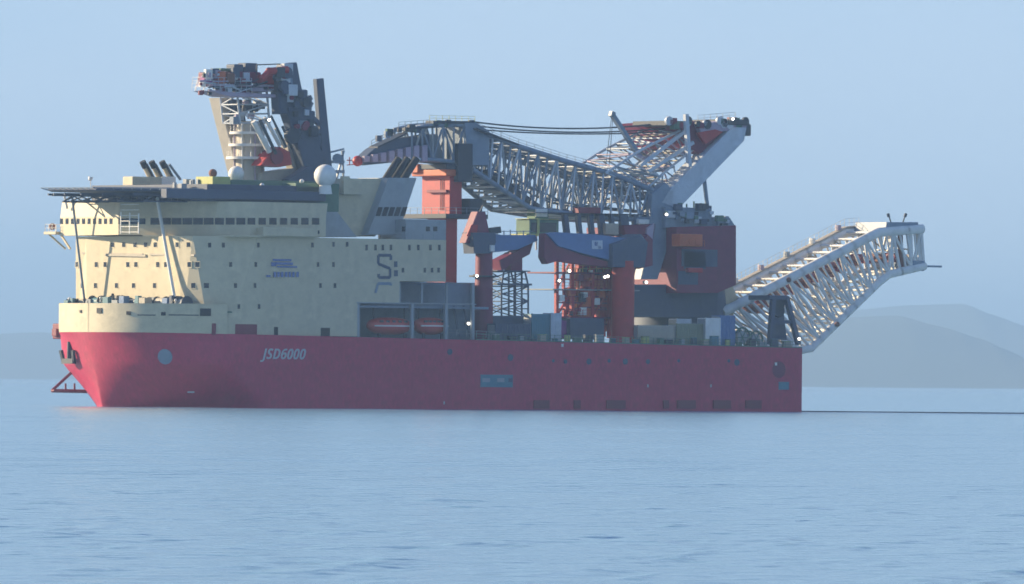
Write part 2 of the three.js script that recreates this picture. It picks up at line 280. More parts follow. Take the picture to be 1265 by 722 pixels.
{ // cream bulwark round the bow, standing 4 cm proud of the red
  const gs = [1, -1].map((s) => hullSide((u) => topH(u) - 0.02, (u) => 17.9, 6, s, 14.5, 0.04)); const inn = [1, -1].map((s) => hullSide((u) => topH(u) - 0.02, (u) => 17.9, 6, s, 14.5, -0.22));
  const capPts = [], idx = []; const n = 50; for (let i = -n; i <= n; i++) { const s = Math.sign(i) || 1, e = Math.pow(Math.abs(i) / n, 2), u = 0.2 + 14.3 * e, hb = halfBreadth(u - 0.2, 0); capPts.push(u - (i === 0 ? 0.08 : 0), 17.92, -(22 - s * (hb + 0.08)), u + (i === 0 ? 0.4 : 0.05), 17.92, -(22 - s * Math.max(0, hb - 0.35))); if (i > -n) { const o = (i + n) * 2; idx.push(o - 2, o, o + 1, o - 2, o + 1, o - 1); } }
  const cap = new THREE.BufferGeometry(); cap.setAttribute('position', new THREE.Float32BufferAttribute(capPts, 3)); cap.setIndex(idx); cap.computeVertexNormals();
  const b = part(ship, 'bulwark', M.cream, [...gs, ...inn, cap], 'cream bulwark round the bow');
  const shape = mergeGeometries(gs.map((g) => g.toNonIndexed()));
  for (const [x, y, w, h] of [[122, 384, 1.25, 0.9], [99, 385, 0.5, 0.5], [158, 387, 0.8, 0.6], [201, 388, 0.8, 0.6]]) windowOn(b, 'fairlead', shape, x, y, w, h, M.black, 0.3);
  windowOn(b, 'vent_grille', shape, 253, 386, 1.9, 1.3, M.black, 0.12);
  for (const [x, w] of [[180, 3.4], [226, 5.2]]) windowOn(b, 'slot', shape, x, 389.5, w, 0.16, M.dark, 0.06);
}
// marks and openings in the red side
const disc = (x, y, r, mat, name, lab, sq = 1) => { const hit = hitOn(hullShape, x, y); if (!hit) return null; const n = new THREE.Vector3(hit.face.normal.x, hit.face.normal.y, hit.face.normal.z), g = new THREE.CylinderGeometry(r, r, 0.12, 20); const m = new THREE.Mesh(g, mat); m.name = name; m.scale.set(1, 1, sq); m.position.copy(hit.point); m.quaternion.setFromUnitVectors(UPV, n); m.castShadow = m.receiveShadow = true; if (lab) m.userData.label = lab; hull.add(m); return m; };
disc(203, 441, 1.35, M.steel, 'opening_disc', 'round grey-blue disc for an opening on the bow side'); disc(962, 457, 1.5, M.maroon, 'opening_disc', 'round maroon disc for an opening near the stern'); windowOn(hull, 'recess', hullShape, 968, 477, 2.4, 1.4, M.teal, 0.1);  // flat coloured discs standing in for recessed round openings
for (const [x, y, r] of [[555, 435, 0.55], [630, 442, 0.6], [698, 447, 0.4], [683, 446, 0.3], [727, 447, 0.55], [772, 447, 0.55], [800, 447, 0.45], [752, 446, 0.35], [910, 448, 0.6], [838, 446, 0.3], [900, 446, 0.3]]) disc(x, y, r, M.navy, 'scupper');
windowOn(hull, 'sign_panel', hullShape, 613, 471, 7.2, 2.2, M.teal, 0.06).userData.label = 'teal notice panel on the hull side';
for (const [x, w] of [[600, 1.7], [618, 1.6], [630, 0.9]]) windowOn(hull, 'panel_mark', hullShape, x, 470, w, 0.7, x > 625 ? M.navy : M.grey, 0.09);
for (const [x, y] of [[235, 484], [548, 498], [665, 497], [800, 477], [878, 477]]) windowOn(hull, 'draught_mark', hullShape, x, y, x === 235 ? 1.2 : 0.3, 0.5, M.letter, 0.05);
for (const [x, w] of [[668, 3.4], [712, 1.4], [760, 4.2], [822, 1.2], [847, 4.2], [891, 4.0], [930, 3.6]]) windowOn(hull, 'fender', hullShape, x, 500, w, 1.5, M.darkRed, 0.5);
for (const [x, y] of [[958, 450], [694, 427]]) windowOn(hull, 'white_mark', hullShape, x, y, 0.45, 0.55, M.white, 0.3);
const font = await new FontLoader().loadAsync('fonts/droid/droid_sans_bold.typeface.json');
function lettering(parent, text, mat, at, height, width, slant, name, rotZ = 0) {
  const g = new TextGeometry(text, { font, size: 1, depth: 0.05, curveSegments: 4, bevelEnabled: false }); g.computeBoundingBox(); const b = g.boundingBox;
  g.translate(-b.min.x, -b.min.y, 0); g.scale(width / (b.max.x - b.min.x), height / (b.max.y - b.min.y), 1);
  g.applyMatrix4(new THREE.Matrix4().set(1, slant, 0, 0, 0, 1, 0, 0, 0, 0, 1, 0, 0, 0, 0, 1)); if (rotZ) g.rotateZ(rotZ); g.translate(at.x, at.y, at.z);
  return part(parent, name, mat, g);
}
lettering(hull, 'JSD6000', M.letter, V(UX(321, 0), HY(321, 447.5), -0.04), 2.35, 9.4, 0.28, 'ship_name');
// anchor in its pocket on the starboard bow, the fairlead box above it and the triangular landing frame
{
  const r = hitOn(hullShape, 88, 438) || { point: E(88, 438, 40), face: { normal: new THREE.Vector3(-1, 0, 0) } };
  const c = r.point.clone(); const g = [cone(c.clone().add(new THREE.Vector3(-0.6, 2.2, 0)), c.clone().add(new THREE.Vector3(-0.6, -1.2, 0)), 0.35, 0.45, 8), bar(c.clone().add(new THREE.Vector3(-0.7, -1.2, 1.6)), c.clone().add(new THREE.Vector3(-0.7, -1.2, -1.6)), 0.8, 0.9), bar(c.clone().add(new THREE.Vector3(-0.7, -1.4, 1.5)), c.clone().add(new THREE.Vector3(-1.1, 0.7, 1.8)), 0.5, 0.6), bar(c.clone().add(new THREE.Vector3(-0.7, -1.4, -1.5)), c.clone().add(new THREE.Vector3(-1.1, 0.7, -1.8)), 0.5, 0.6)];
  part(ship, 'anchor', M.dark, g, 'dark anchor housed at the bow');
  const f = E(75, 410, 38); const fb = part(ship, 'fairlead_box', M.darkRed, [box(f.x - 1.0, f.x + 3.5, f.y - 1.3, f.y + 1.4, 37, 39.4, 0.2), box(f.x - 1.5, f.x - 0.9, f.y - 0.8, f.y + 0.5, 37.5, 38.9, 0.1)], 'dark red box jutting out over the bow');
  const A = E(90, 458, 36), B = E(63, 483, 36), C = E(112, 484, 36), A2 = A.clone().add(new THREE.Vector3(0.6, 0, 4.2)), B2 = B.clone().add(new THREE.Vector3(0, 0, 0.9)), C2 = C.clone().add(new THREE.Vector3(1.5, 0, 4.2));
  const fr = part(ship, 'landing_frame', M.darkRed, [bar(A, B, 0.55, 0.55, 8), bar(B, C, 0.65, 0.65, 8), bar(A, C, 0.45, 0.45, 8), bar(B2, C2, 0.5, 0.5, 8), bar(B, B2, 0.5, 0.5, 8), bar(A, A2, 0.5, 0.5, 8)], 'triangular frame over the water under the bow');
  for (const x of [80, 91]) { const p = E(x, 483, 36), q = E(x, 474, 36); pipe(fr, 'stanchion', M.darkRed, p, q, 0.35); }
}

// ---------------------------------------------------------------- superstructure
function loft(lo, hi, y0, y1) {       // two plan outlines [u, v] of the same length
  const pos = [], n = lo.length, q = (a, b, c) => pos.push(...a, ...b, ...c), P = (p, y) => [p[0], typeof y === 'function' ? y(p) : y, -p[1]];
  for (let i = 0; i < n; i++) { const j = (i + 1) % n, a = P(lo[i], y0), b = P(lo[j], y0), c = P(hi[j], y1), d = P(hi[i], y1); q(a, b, c); q(a, c, d); }
  const tri = THREE.ShapeUtils.triangulateShape(hi.map((p) => new THREE.Vector2(p[0], p[1])), []); for (const t of tri) q(P(hi[t[0]], y1), P(hi[t[1]], y1), P(hi[t[2]], y1));
  const trb = THREE.ShapeUtils.triangulateShape(lo.map((p) => new THREE.Vector2(p[0], p[1])), []); for (const t of trb) q(P(lo[t[0]], y0), P(lo[t[2]], y0), P(lo[t[1]], y0));
  const g = new THREE.BufferGeometry(); g.setAttribute('position', new THREE.Float32BufferAttribute(pos, 3)); g.computeVertexNormals(); return g;
}
const roofH = 29.6, aftEnd = UX(550, 0.5), cutU = UX(441, 0.5), midY = 22.3;
const frontLo = [[10, 8], [11.8, 2.4], [15, 0.9]], frontHi = [[9.4, 8.5], [9.8, 4.8], [20.5, 0.5]];
const mir = (l) => l.slice().reverse().map(([u, v]) => [u, 44 - v]);
const lowGeo = [loft([...frontLo, [cutU, 0.5], [cutU, 43.5], ...mir(frontLo)], [...frontHi, [cutU, 0.5], [cutU, 43.5], ...mir(frontHi)], 12.6, roofH), box(cutU - 0.01, aftEnd, midY, roofH - 0.005, 0.505, 43.495, 0), box(cutU - 0.01, UX(493, 0.5, 360), HY(470, 374.5), midY + 0.01, 0.51, 9, 0)];
const house = part(ship, 'accommodation_block', M.cream, lowGeo, 'cream accommodation block under the bridge');
const houseShape = mergeGeometries(lowGeo.map((g) => { const h = (g.index ? g.toNonIndexed() : g).clone(); h.deleteAttribute('uv'); return h; }));
const pane = (x, y, w = 0.75, h = 1.0) => windowOn(house, 'window', houseShape, x, y, w * 0.72, h * 0.85, M.glass, 0.1, M.cream);
for (const x of [138, 152, 166, 179, 191, 218, 232]) pane(x, 302.5, 1.3, 0.95);
for (const x of [94, 118, 129, 157, 167, 194, 204, 233, 243]) pane(x, 327, 1.25, 1.0);
for (const x of [100, 117, 143, 164, 190, 238, 254]) pane(x, 353, 1.25, 1.0);
for (const [y, xs] of [[303, [258, 275, 318, 385]], [302, [411, 428]], [327, [284, 315, 392, 411]], [353, [290, 314, 395, 413]], [379, [276, 294, 319]], [306, [452, 463, 472, 482, 505, 516, 531, 542]], [334, [497, 524, 533, 541]]]) for (const x of xs) pane(x, y, 0.75, y > 305 && y < 307 ? 1.15 : 0.95);
for (const [x, y, w, h, m] of [[256, 407, 3.3, 2.0, M.darkRed], [303, 408, 4.6, 2.0, M.darkRed], [340, 410, 0.8, 1.6, M.black], [401, 411, 1.9, 1.6, M.black], [275, 412, 0.9, 1.4, M.black]]) windowOn(house, m === M.darkRed ? 'mooring_port' : 'side_door', houseShape, x, y, w, h, m, 0.16);
{ // the blue badge and the dark S mark on the port side, as far as they can be read
  const at = (x, y) => V(UX(x, 0.5, y), HY(x, y), 0.44);
  const bl = (x0, x1, y0, y1) => { const a = at(x0, y0), b = at(x1, y1); const g = new THREE.BoxGeometry(b.x - a.x, a.y - b.y, 0.05); g.translate((a.x + b.x) / 2, (a.y + b.y) / 2, a.z); return g; };
  part(house, 'badge', M.markBlue, [bl(336, 359, 320, 323), bl(338, 361, 324, 327.5), bl(341, 366, 328.5, 331), bl(334, 340, 324, 329)], 'blue badge with a line of letters under it');
  for (const [i, x] of [328, 337, 341.5, 346, 351, 355.5, 360, 365].entries()) part(house, 'badge_letter', M.markBlue, bl(x, x + (i ? 3 : 5), i ? 336 : 340, 342.5));
  const s = (pts) => pts.slice(1).map((p, i) => bar(at(...pts[i]), at(...p), 0.5, 0.08));
  part(house, 'letter_mark', M.navy, [...s([[482, 321.5], [482, 315.5], [466.5, 315.5], [466.5, 326], [481, 332], [481, 343], [467, 343], [467, 338.5]]), bl(486, 490, 323, 330), bl(486, 490.5, 334, 341.5)], 'dark angular S mark with two dots');
  part(house, 'letter_mark', M.steel, [...s([[463, 362], [466, 350.5], [482, 350.5], [482, 353]])]);
}
{ // open deck aft: recesses for the boats, posts and beams
  const u1 = UX(586, 0.5), g = [box(cutU, UX(588, 9), 11.2, midY - 0.002, 9, 9.5, 0), box(cutU, UX(587, 5), 17.6, 18.0, 1.2, 9, 0.05)];
  part(ship, 'boat_deck', M.steel, g);
  part(ship, 'aft_house', M.grey, [box(aftEnd - 8, u1 - 1, 11.2, 22.0, 10, 34, 0.05)]);
  const frame = part(ship, 'boat_deck_frame', M.grey, [ebox(440, 373.5, 588, 377, 0.45, 0.6, 0.05), ebox(440, 348.5, 586, 351, 0.5, 8, 0.05)]);
  for (const x of [441, 508, 550, 583]) beam(frame, 'post', M.grey, E(x, 350 + (x > 560 ? 0 : 25), 0.8), E(x, 420, 0.8), 0.55);
  for (const x of [493, 520, 551, 583]) beam(frame, 'post', M.grey, E(x, 350, 1.4), E(x, 376, 1.4), 0.35);
  for (const [a, b] of [[560, 566], [572, 580]]) pipe(frame, 'davit_arm', M.navy, E(a, 378, 3), E(b, 416, 3), 0.4);
  railing(ship, [E(552, 415, 0.4), E(612, 418, 0.4)], 1.1, M.grey);
  railing(ship, [V(aftEnd - 14, roofH, 0.8), V(aftEnd - 0.2, roofH, 0.8)], 1.1, M.grey);
}
// the bridge, with a window band all round
const brLo = [[6.5, 22], [14.5, 4.5], [19.5, 1.2], [UX(402, 1), 1.2], [UX(402, 1), 42.8], [12, 43.4], [9.2, 43]], brHi = brLo.map(([u, v]) => [u + 0.35, v]);
const brGeo = [loft(brLo, brLo, 29.8, 33.0), loft(brLo, brHi, 33.002, 35.6)];
const bridge = part(ship, 'bridge', M.cream, brGeo, 'cream wheelhouse with a band of dark windows');
const brShape = mergeGeometries(brGeo.map((g) => g.clone()));
for (let x = 75; x < 142; x += 6.8) windowOn(bridge, 'window', brShape, x, 273.5, 1.0, 0.95, M.glass, 0.12);
for (let x = 150; x < 182; x += 8) windowOn(bridge, 'window', brShape, x, 273.5, 1.5, 1.0, M.glass, 0.12);
for (let x = 191; x < 400; x += 13.2) windowOn(bridge, 'window', brShape, x, 273.5, x < 260 ? 1.9 : 1.55, 1.15, M.glass, 0.12);
for (const x of [377, 384, 392]) windowOn(bridge, 'window', brShape, x, 287, 0.6, 0.6, M.glass, 0.1);
part(ship, 'bridge_ledge', M.cream, [loft([[8, 17], [15.6, 1], [20, -0.4], [UX(391, 0), -0.4], [UX(391, 0), 3], [18, 3], [13, 17]], [[8, 17], [15.6, 1], [20, -0.4], [UX(391, 0), -0.4], [UX(391, 0), 3], [18, 3], [13, 17]], 29.55, 29.78)], 'ledge under the wheelhouse');
part(ship, 'balcony', M.cream, [ebox(325, 281, 392, 293, -0.9, 2.2, 0.1)]);
{ // starboard wing platform with its rail
  const w = part(ship, 'wing_platform', M.cream, [box(8.2, 12, 30.0, 30.5, 43, 46.6, 0.05), bar(V(9, 30, 46), V(10.5, 27.5, 43.2), 0.3), bar(V(11.5, 30, 46), V(11.6, 27.5, 43.3), 0.3)], 'open bridge wing platform');
  railing(w, [V(8.4, 30.5, 43.3), V(8.4, 30.5, 46.4), V(11.9, 30.5, 46.4)], 1.3, M.white, 1.1);
  part(w, 'searchlight', M.rust, ball(V(9.2, 31.4, 45.4), 0.6, 12));
}
{ // scaffold of ladders at the front corner of the bridge and the ledge lines on the front
  const P = [E(151, 262, 17), E(173, 264, 12)], sc = []; for (const p of [P[0], P[0].clone().lerp(P[1], 0.5), P[1]]) { const o = p.clone().add(new THREE.Vector3(-0.9, 0, 0.6)); sc.push(bar(o, o.clone().setY(29.9), 0.16)); }
  for (let k = 0; k < 6; k++) { const y = 30.2 + k * 0.95; sc.push(bar(P[0].clone().setY(y).add(new THREE.Vector3(-0.9, 0, 0.6)), P[1].clone().setY(y).add(new THREE.Vector3(-0.9, 0, 0.6)), 0.1)); }
  part(ship, 'ladder_frame', M.white, sc);
  const hit = (x, y) => { const h = hitOn(houseShape, x, y); return h ? h.point.clone().addScaledVector(h.face.normal, 0.12) : E(x, y, 10); };
  part(ship, 'ledge', M.buff, [bar(hit(101, 312.5), hit(176, 314.5), 0.2, 0.3), bar(hit(130, 315), hit(180, 316), 0.28, 0.4), bar(hit(185, 314.5), hit(240, 315.5), 0.25, 0.35)]);
}
// helideck: an eight-sided plate on struts
{
  const c = [UX(166, 22, 235), 22], R = 15.9, oct = (r) => Array.from({ length: 8 }, (_, i) => { const a = (i + 0.5) * Math.PI / 4 + 0.12; return [c[0] + r * Math.cos(a), c[1] + r * Math.sin(a)]; }).reverse();
  const h = HY(150, 234);
  const d = part(ship, 'helideck', M.navy, [loft(oct(R), oct(R), h, h + 0.42), loft(oct(R + 0.25), oct(R + 0.25), h + 0.1, h + 0.3)], 'eight-sided helicopter deck above the bridge');
  const net = [], o = oct(R + 1.5), i_ = oct(R + 0.3); for (let k = 0; k < 8; k++) { const a = o[k], b = o[(k + 1) % 8], e = i_[k], f = i_[(k + 1) % 8]; net.push(bar(V(a[0], h + 0.5, a[1]), V(b[0], h + 0.5, b[1]), 0.12)); for (let t = 0; t < 8; t++) { const q = t / 8; net.push(bar(V(e[0] + (f[0] - e[0]) * q, h + 0.2, e[1] + (f[1] - e[1]) * q), V(a[0] + (b[0] - a[0]) * q, h + 0.5, a[1] + (b[1] - a[1]) * q), 0.1)); } }
  part(d, 'safety_net_frame', M.steel, net);
  for (let k = -3; k <= 3; k++) { const v = c[1] + k * 4, hw = Math.sqrt(Math.max(0, (R - 0.8) ** 2 - (k * 4) ** 2)); beam(d, 'girder', M.navy, V(c[0] - hw, h - 0.55, v), V(c[0] + hw, h - 0.55, v), 0.35, 0.35); beam(d, 'girder', M.navy, V(c[0] - hw * 0.75, h - 1.7, v), V(c[0] + hw, h - 1.7, v), 0.25, 0.25); for (let t = -3; t < 3; t++) { const a = c[0] + hw * t / 3 * 0.75, b = c[0] + hw * (t + 1) / 3 * 0.75; beam(d, 'girder_brace', M.navy, V(a, t % 2 ? h - 1.7 : h - 0.55, v), V(b, t % 2 ? h - 0.55 : h - 1.7, v), 0.18); } }
  pipe(d, 'strut', M.steel, E(88, 244, 34), E(104, 377, 34), 0.42); pipe(d, 'strut', M.white, E(193, 244, 14), E(216, 376, 8), 0.62);
  for (const [x, v, y] of [[82, 40, 258], [150, 28, 258], [235, 12, 258]]) pipe(d, 'strut', M.white, E(x - 4, 240, v), E(x, y, v), 0.45);
  pipe(d, 'windsock_pole', M.white, E(111, 232, 40), E(111, 220, 40), 0.16); part(d, 'windsock', M.white, cone(E(111, 219, 40), E(110, 223, 40), 0.45, 0.3, 8));
  railing(ship, [V(10.2, 35.65, 42), V(8, 35.65, 26), V(9.5, 35.65, 18), V(15.5, 35.65, 6)], 1.3, M.grey, 1.2);
}
// deckhouses over the bridge
part(ship, 'monkey_island', M.navy, [box(13, UX(398, 4), 35.65, 38.6, 5, 39, 0.1), ebox(205, 233, 402, 249, 3.2, 1.7, 0.1)], 'dark blue deckhouse above the wheelhouse');
part(ship, 'upper_deckhouse', M.yellowGreen, [ebox(262, 218, 284, 236, 8, 5, 0.1)]);
part(ship, 'upper_deckhouse', M.green, [ebox(285, 222, 400, 240, 9, 7, 0.1), ebox(365, 226, 418, 262, 5, 5, 0.1)]);
{ // clutter on the monkey island: lockers, pipes and small masts
  const R = rng(31), g = []; for (let i = 0; i < 16; i++) { const x = 214 + R() * 55, v = 8 + R() * 10, p = E(x, 229, v), s = 0.5 + R() * 0.9; g.push(box(p.x, p.x + s, p.y - 0.8, p.y + R() * 1.1, v, v + s, 0.05)); }
  part(ship, 'deck_lockers', M.grey, g).userData.kind = 'stuff';
  part(ship, 'vent_cowl', M.rust, [ball(E(262, 214, 12), 0.75, 10), cone(E(262, 232, 12), E(262, 214, 12), 0.4, 0.4, 8)]);
}
{ // small casing with three leaning exhaust pipes
  const k = part(ship, 'exhaust_casing', M.cream, [ebox(163, 218, 211, 233, 28, 3, 0.15)]);
  for (const x of [186, 197, 210]) { const b = pipe(k, 'exhaust_pipe', M.cream, E(x, 222, 29.5), E(x - 10, 202, 29.5), 0.95); pipe(k, 'pipe_cap', M.black, E(x - 7.5, 207, 29.5), E(x - 11, 199.5, 29.5), 1.15); pipe(k, 'pipe_side', M.dark, E(x + 4, 222, 28.8), E(x - 6, 203, 28.8), 0.5); }
  pipe(k, 'exhaust_pipe', M.steel, E(222, 222, 29.5), E(208, 203, 29.5), 0.5); part(k, 'side_locker', M.white, ebox(199, 218, 216, 231, 27.9, 0.05, 0));
}
{ // radomes
  const d = part(ship, 'radome', M.white, [ball(E(401, 217, 3), 1.95, 32), cone(E(401, 240, 3), E(401, 229, 3), 1.2, 1.0, 16)], 'large white radar dome');
  part(ship, 'radome', M.white, [ball(E(291, 215, 16), 1.4, 24), cone(E(291, 230, 16), E(291, 221, 16), 0.8, 0.7, 12)], 'small white radar dome');
  for (const [x, y] of [[323, 229], [324, 232], [372, 224]]) part(ship, 'small_dome', M.white, ball(E(x, y, 6), 0.4, 12));
}
{ // funnel casings
  const f = part(ship, 'funnel_casing', M.cream, plate([[428, 221], [480, 221], [463, 292], [430, 292], [412, 258], [412, 240]], 9, 5, 0.1), 'cream wedge-shaped funnel casing');
  part(f, 'casing_fin', M.cream, [plate([[424, 218], [431, 218], [436, 232], [452, 240], [424, 240]], 7.6, 1.0, 0.05)]);
  const g = part(ship, 'funnel_casing', M.grey, plate([[480, 220], [514, 220], [491, 290], [454, 290]], 7, 9, 0.1), 'grey leaning funnel casing with louvres');
  for (let i = 0; i < 5; i++) { const x = 464 + i * 7.6; part(g, 'louvre', M.black, plate([[x + 3, 256], [x + 8.4, 256], [x + 5, 267], [x - 0.6, 267]], 6.9, 0.3, 0)); }
  for (let i = 0; i < 3; i++) { const x = 474 + i * 11; pipe(g, 'exhaust_pipe', M.black, E(x, 224, 10), E(x + 18, 196, 10), 1.35); pipe(g, 'pipe_lagging', M.white, E(x + 3, 224, 10.7), E(x + 21, 196, 10.7), 0.7); }
  const ad = [box(UX(500, 4), UX(550, 4), roofH, roofH + 3.6, 4, 12, 0.1)], adm = part(ship, 'aft_deckhouse', M.grey, ad); for (const x of [498, 528, 537]) windowOn(adm, 'window', ad[0], x, 283, 0.9, 0.8, M.glass);
  part(ship, 'stair_tower', M.grey, [plate([[400, 262], [416, 262], [440, 293], [400, 293]], 5, 4, 0.08)]);
}

// ---------------------------------------------------------------- things forward
{ // the pipelay tower over the bridge: two raking legs, a ringed column and a crowded top platform
  const c = 20, t = thing('pipelay_tower', 'tall raking pipelay tower with cluttered red platform above the bridge', 'tower', E(330, 236, 22));
  const R = rng(77);
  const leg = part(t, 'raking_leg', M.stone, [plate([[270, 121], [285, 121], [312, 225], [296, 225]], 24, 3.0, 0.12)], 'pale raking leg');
  part(t, 'shaded_leg_side', M.navy, [plate([[285, 123], [298, 123], [303, 150], [294, 158]], 22.5, 1.2, 0.05)]);  // navy paints in the shaded side of the pale leg
  part(t, 'raking_leg', M.navy, [plate([[345, 112], [368, 112], [392, 175], [416, 236], [384, 236], [366, 172]], 15, 2.4, 0.15)], 'raking leg with shade put into its dark colour');  // navy paints in this leg's shaded side
  part(t, 'lit_leg_front', M.stone, [plate([[354, 172], [372, 172], [385, 207], [366, 216], [358, 200]], 17.5, 2.0, 0.1)]); part(t, 'leg_foot', M.stone, [plate([[322, 214], [380, 205], [360, 222], [366, 238], [320, 238]], 17.5, 2.6, 0.1)]);  // first plate: sunlit front of the dark leg, put into a pale colour
  part(t, 'shaded_foot_side', M.navy, [plate([[382, 206], [408, 212], [420, 238], [366, 238], [356, 222]], 12.6, 2.2, 0.1)]);  // navy paints in the shaded side of the pale foot
  // ringed column
  const a = E(307, 236, 21), col = part(t, 'column', M.stone, [cone(a, E(307, 150, 21), 2.5, 2.3, 20)]);
  for (const [y, r] of [[166, 3.3], [181, 3.5], [197, 3.9]]) { const p = E(306, y, 21); part(col, 'ring_platform', M.white, [cone(p, p.clone().add(new THREE.Vector3(0, 0.45, 0)), r, r, 20)]); const post = []; for (let k = 0; k < 12; k++) { const q = p.clone().add(new THREE.Vector3(Math.cos(k * 0.5236) * r * 0.96, 0.4, Math.sin(k * 0.5236) * r * 0.96)); post.push(bar(q, q.clone().add(new THREE.Vector3(0, 1.1, 0)), 0.09)); } part(col, 'ring_rail', M.white, post).userData.kind = 'stuff'; }
  for (let k = 0; k < 7; k++) { const an = k * 0.9; const o = new THREE.Vector3(Math.cos(an) * 2.6, 0, Math.sin(an) * 2.6); pipe(col, 'riser', k % 2 ? M.white : M.mauve, E(307, 232, 21).add(o), E(307, 152, 21).add(o), 0.35); }
  // lattice between column and platform
  const L = lattice(t, 'inner_lattice', M.paleSteel, [[291, 106], [296, 152]], [[328, 106], [332, 152]], () => 18.5, () => 23.5, 4, 0.42, 0.26);
  for (let i = 0; i < 26; i++) { const x = 292 + R() * 38, y = 108 + R() * 44, v = 18 + R() * 4, p = E(x, y, v), s = 0.3 + R() * 0.6; part(t, 'lattice_fitting', [M.mauve, M.paleSteel, M.dark, M.steel][i % 4], box(p.x - s, p.x + s, p.y - s * 0.8, p.y + s * 0.8, v, v + s * 1.4, 0.05)); }
  // hydraulic rams
  for (const [p, q, w] of [[[312, 150], [332, 188], 1.0], [[340, 158], [352, 182], 0.8], [[326, 145], [345, 180], 0.7]]) { pipe(t, 'ram', M.white, E(...p, 15), E(...q, 15), w); pipe(t, 'ram_rod', M.dark, E(p[0] + 8, p[1] - 2, 14.5), E(q[0] + 8, q[1] + 2, 14.5), w * 0.6); }
  part(t, 'red_winch', M.red, [plate([[322, 204], [332, 190], [346, 182], [357, 188], [360, 203], [345, 206]], 15, 3, 0.2)], 'red winch at the foot of the tower');
  { const p = E(342, 194, 14.6); part(t, 'winch_drum', M.darkRed, [cone(p, p.clone().add(new THREE.Vector3(0, 0, -3.4)), 1.3, 1.3, 18)]); }
  // top platform
  const dk = part(t, 'top_platform', M.mauve, [plate([[258, 112], [345, 117], [345, 120.5], [282, 119]], 16, 5, 0.08), plate([[262, 104], [345, 105.5], [345, 107], [262, 106]], 16, 5, 0.05)]);
  railing(dk, [E(258, 112, 16), E(310, 115, 16)], 1.3, M.paleSteel, 1.2); railing(dk, [E(236, 112, 21), E(258, 112, 16)], 1.3, M.paleSteel, 1.2); railing(dk, [E(237, 104, 21), E(262, 104, 16), E(310, 105, 16)], 1.2, M.paleSteel, 1.2); part(dk, 'edge_frame', M.paleSteel, [bar(E(240, 112, 21), E(246, 88, 20.4), 0.12), bar(E(250, 112, 19), E(256, 90, 19), 0.12)]);
  const lump = (x0, y0, x1, y1, v, dv, m, n = 'machinery_box') => part(dk, n, m, ebox(x0, y0, x1, y1, v, dv, 0.25));
  lump(254, 89, 270, 105, 18, 2.5, M.maroon); lump(252, 93, 262, 104, 17, 1.4, M.purple); lump(270, 88, 279, 104, 16.2, 1.6, M.orange); lump(272, 84, 288, 88, 18, 2.6, M.green); lump(288, 88, 322, 103, 17, 3, M.maroon); lump(289, 79, 300, 92, 18, 2.6, M.navy); lump(303, 77.5, 318, 94, 18, 2.6, M.navy); lump(322, 92, 340, 104, 16, 2.6, M.red); lump(280, 90, 290, 103, 15.8, 1.2, M.rust); lump(276, 107, 304, 113, 17, 2.6, M.dark); lump(310, 107, 330, 114, 16.6, 2, M.mauve);
  part(dk, 'red_pipe', M.red, [bar(E(322, 98, 14.5), E(332, 87, 14.5), 1.1, 1.1, 10), bar(E(331, 88, 14.5), E(354, 86, 14.5), 1.3, 1.3, 10), ball(E(331.5, 87.5, 14.5), 0.65, 10)], 'bright red bent pipe');
  part(dk, 'top_rail', M.dark, [bar(E(316, 80, 16), E(345, 79, 16), 0.2), bar(E(316, 80, 16), E(316, 92, 16), 0.15)]);
  for (let i = 0; i < 60; i++) { const x = 246 + R() * 96, y = 86 + R() * 30, v = 16 + R() * 1.5, s = 0.2 + R() * 0.55, p = E(x, y, v); part(dk, 'fitting', [M.maroon, M.paleSteel, M.navy, M.mauve, M.dark, M.darkRed, M.white][i % 7], box(p.x - s, p.x + s, p.y - s * (0.5 + R()), p.y + s * (0.5 + R()), v, v + s, 0.04)); }
  for (let i = 0; i < 14; i++) { const x = 245 + R() * 90, y = 100 + R() * 15; pipe(dk, 'pipe_run', [M.paleSteel, M.mauve, M.dark][i % 3], E(x, y, 15.6), E(x + 8 + R() * 12, y + (R() - 0.5) * 14, 15.6 + R()), 0.16 + R() * 0.2); }
  // dark machinery head on the aft side and the leaning post
  const hd = part(t, 'machinery_head', M.navy, [plate([[352, 80], [366, 78], [370, 100], [376, 128], [374, 140], [346, 140], [344, 104]], 15, 2.6, 0.3)], 'dark machinery head');
  for (let i = 0; i < 34; i++) { const x = 346 + R() * 26, y = 84 + R() * 86, v = 13.4 + R() * 1.4, s = 0.35 + R() * 0.7, p = E(x + (y - 110) * 0.32, y, v); part(hd, i % 3 ? 'machinery_box' : 'sheave', [M.navy, M.dark, M.steel, M.maroon, M.navy, M.paleSteel][i % 6], i % 3 ? box(p.x - s, p.x + s, p.y - s, p.y + s, v, v + s, 0.08) : cone(p, p.clone().add(new THREE.Vector3(0, 0, -0.8)), s, s, 14)); }
  for (const [x, y, r] of [[362, 168, 1.4], [379, 126, 0.9]]) { const p = E(x, y, 11); part(hd, 'sheave', M.dark, cone(p, p.clone().add(new THREE.Vector3(0, 0, -1)), r, r, 20)); }
  const post = part(t, 'leaning_post', M.navy, [plate([[391, 98], [399, 97], [407, 180], [412, 235], [401, 235], [397, 180]], 15, 1.2, 0.12)], 'tall dark leaning post');
  for (const [x0, y0, x1, y1] of [[374, 122, 384, 130], [379, 140, 396, 156], [386, 166, 398, 160], [372, 128, 383, 120], [390, 172, 400, 186]]) beam(t, 'post_brace', M.navy, E(x0, y0, 15.5), E(x1, y1, 15.5), 0.8, 0.8);
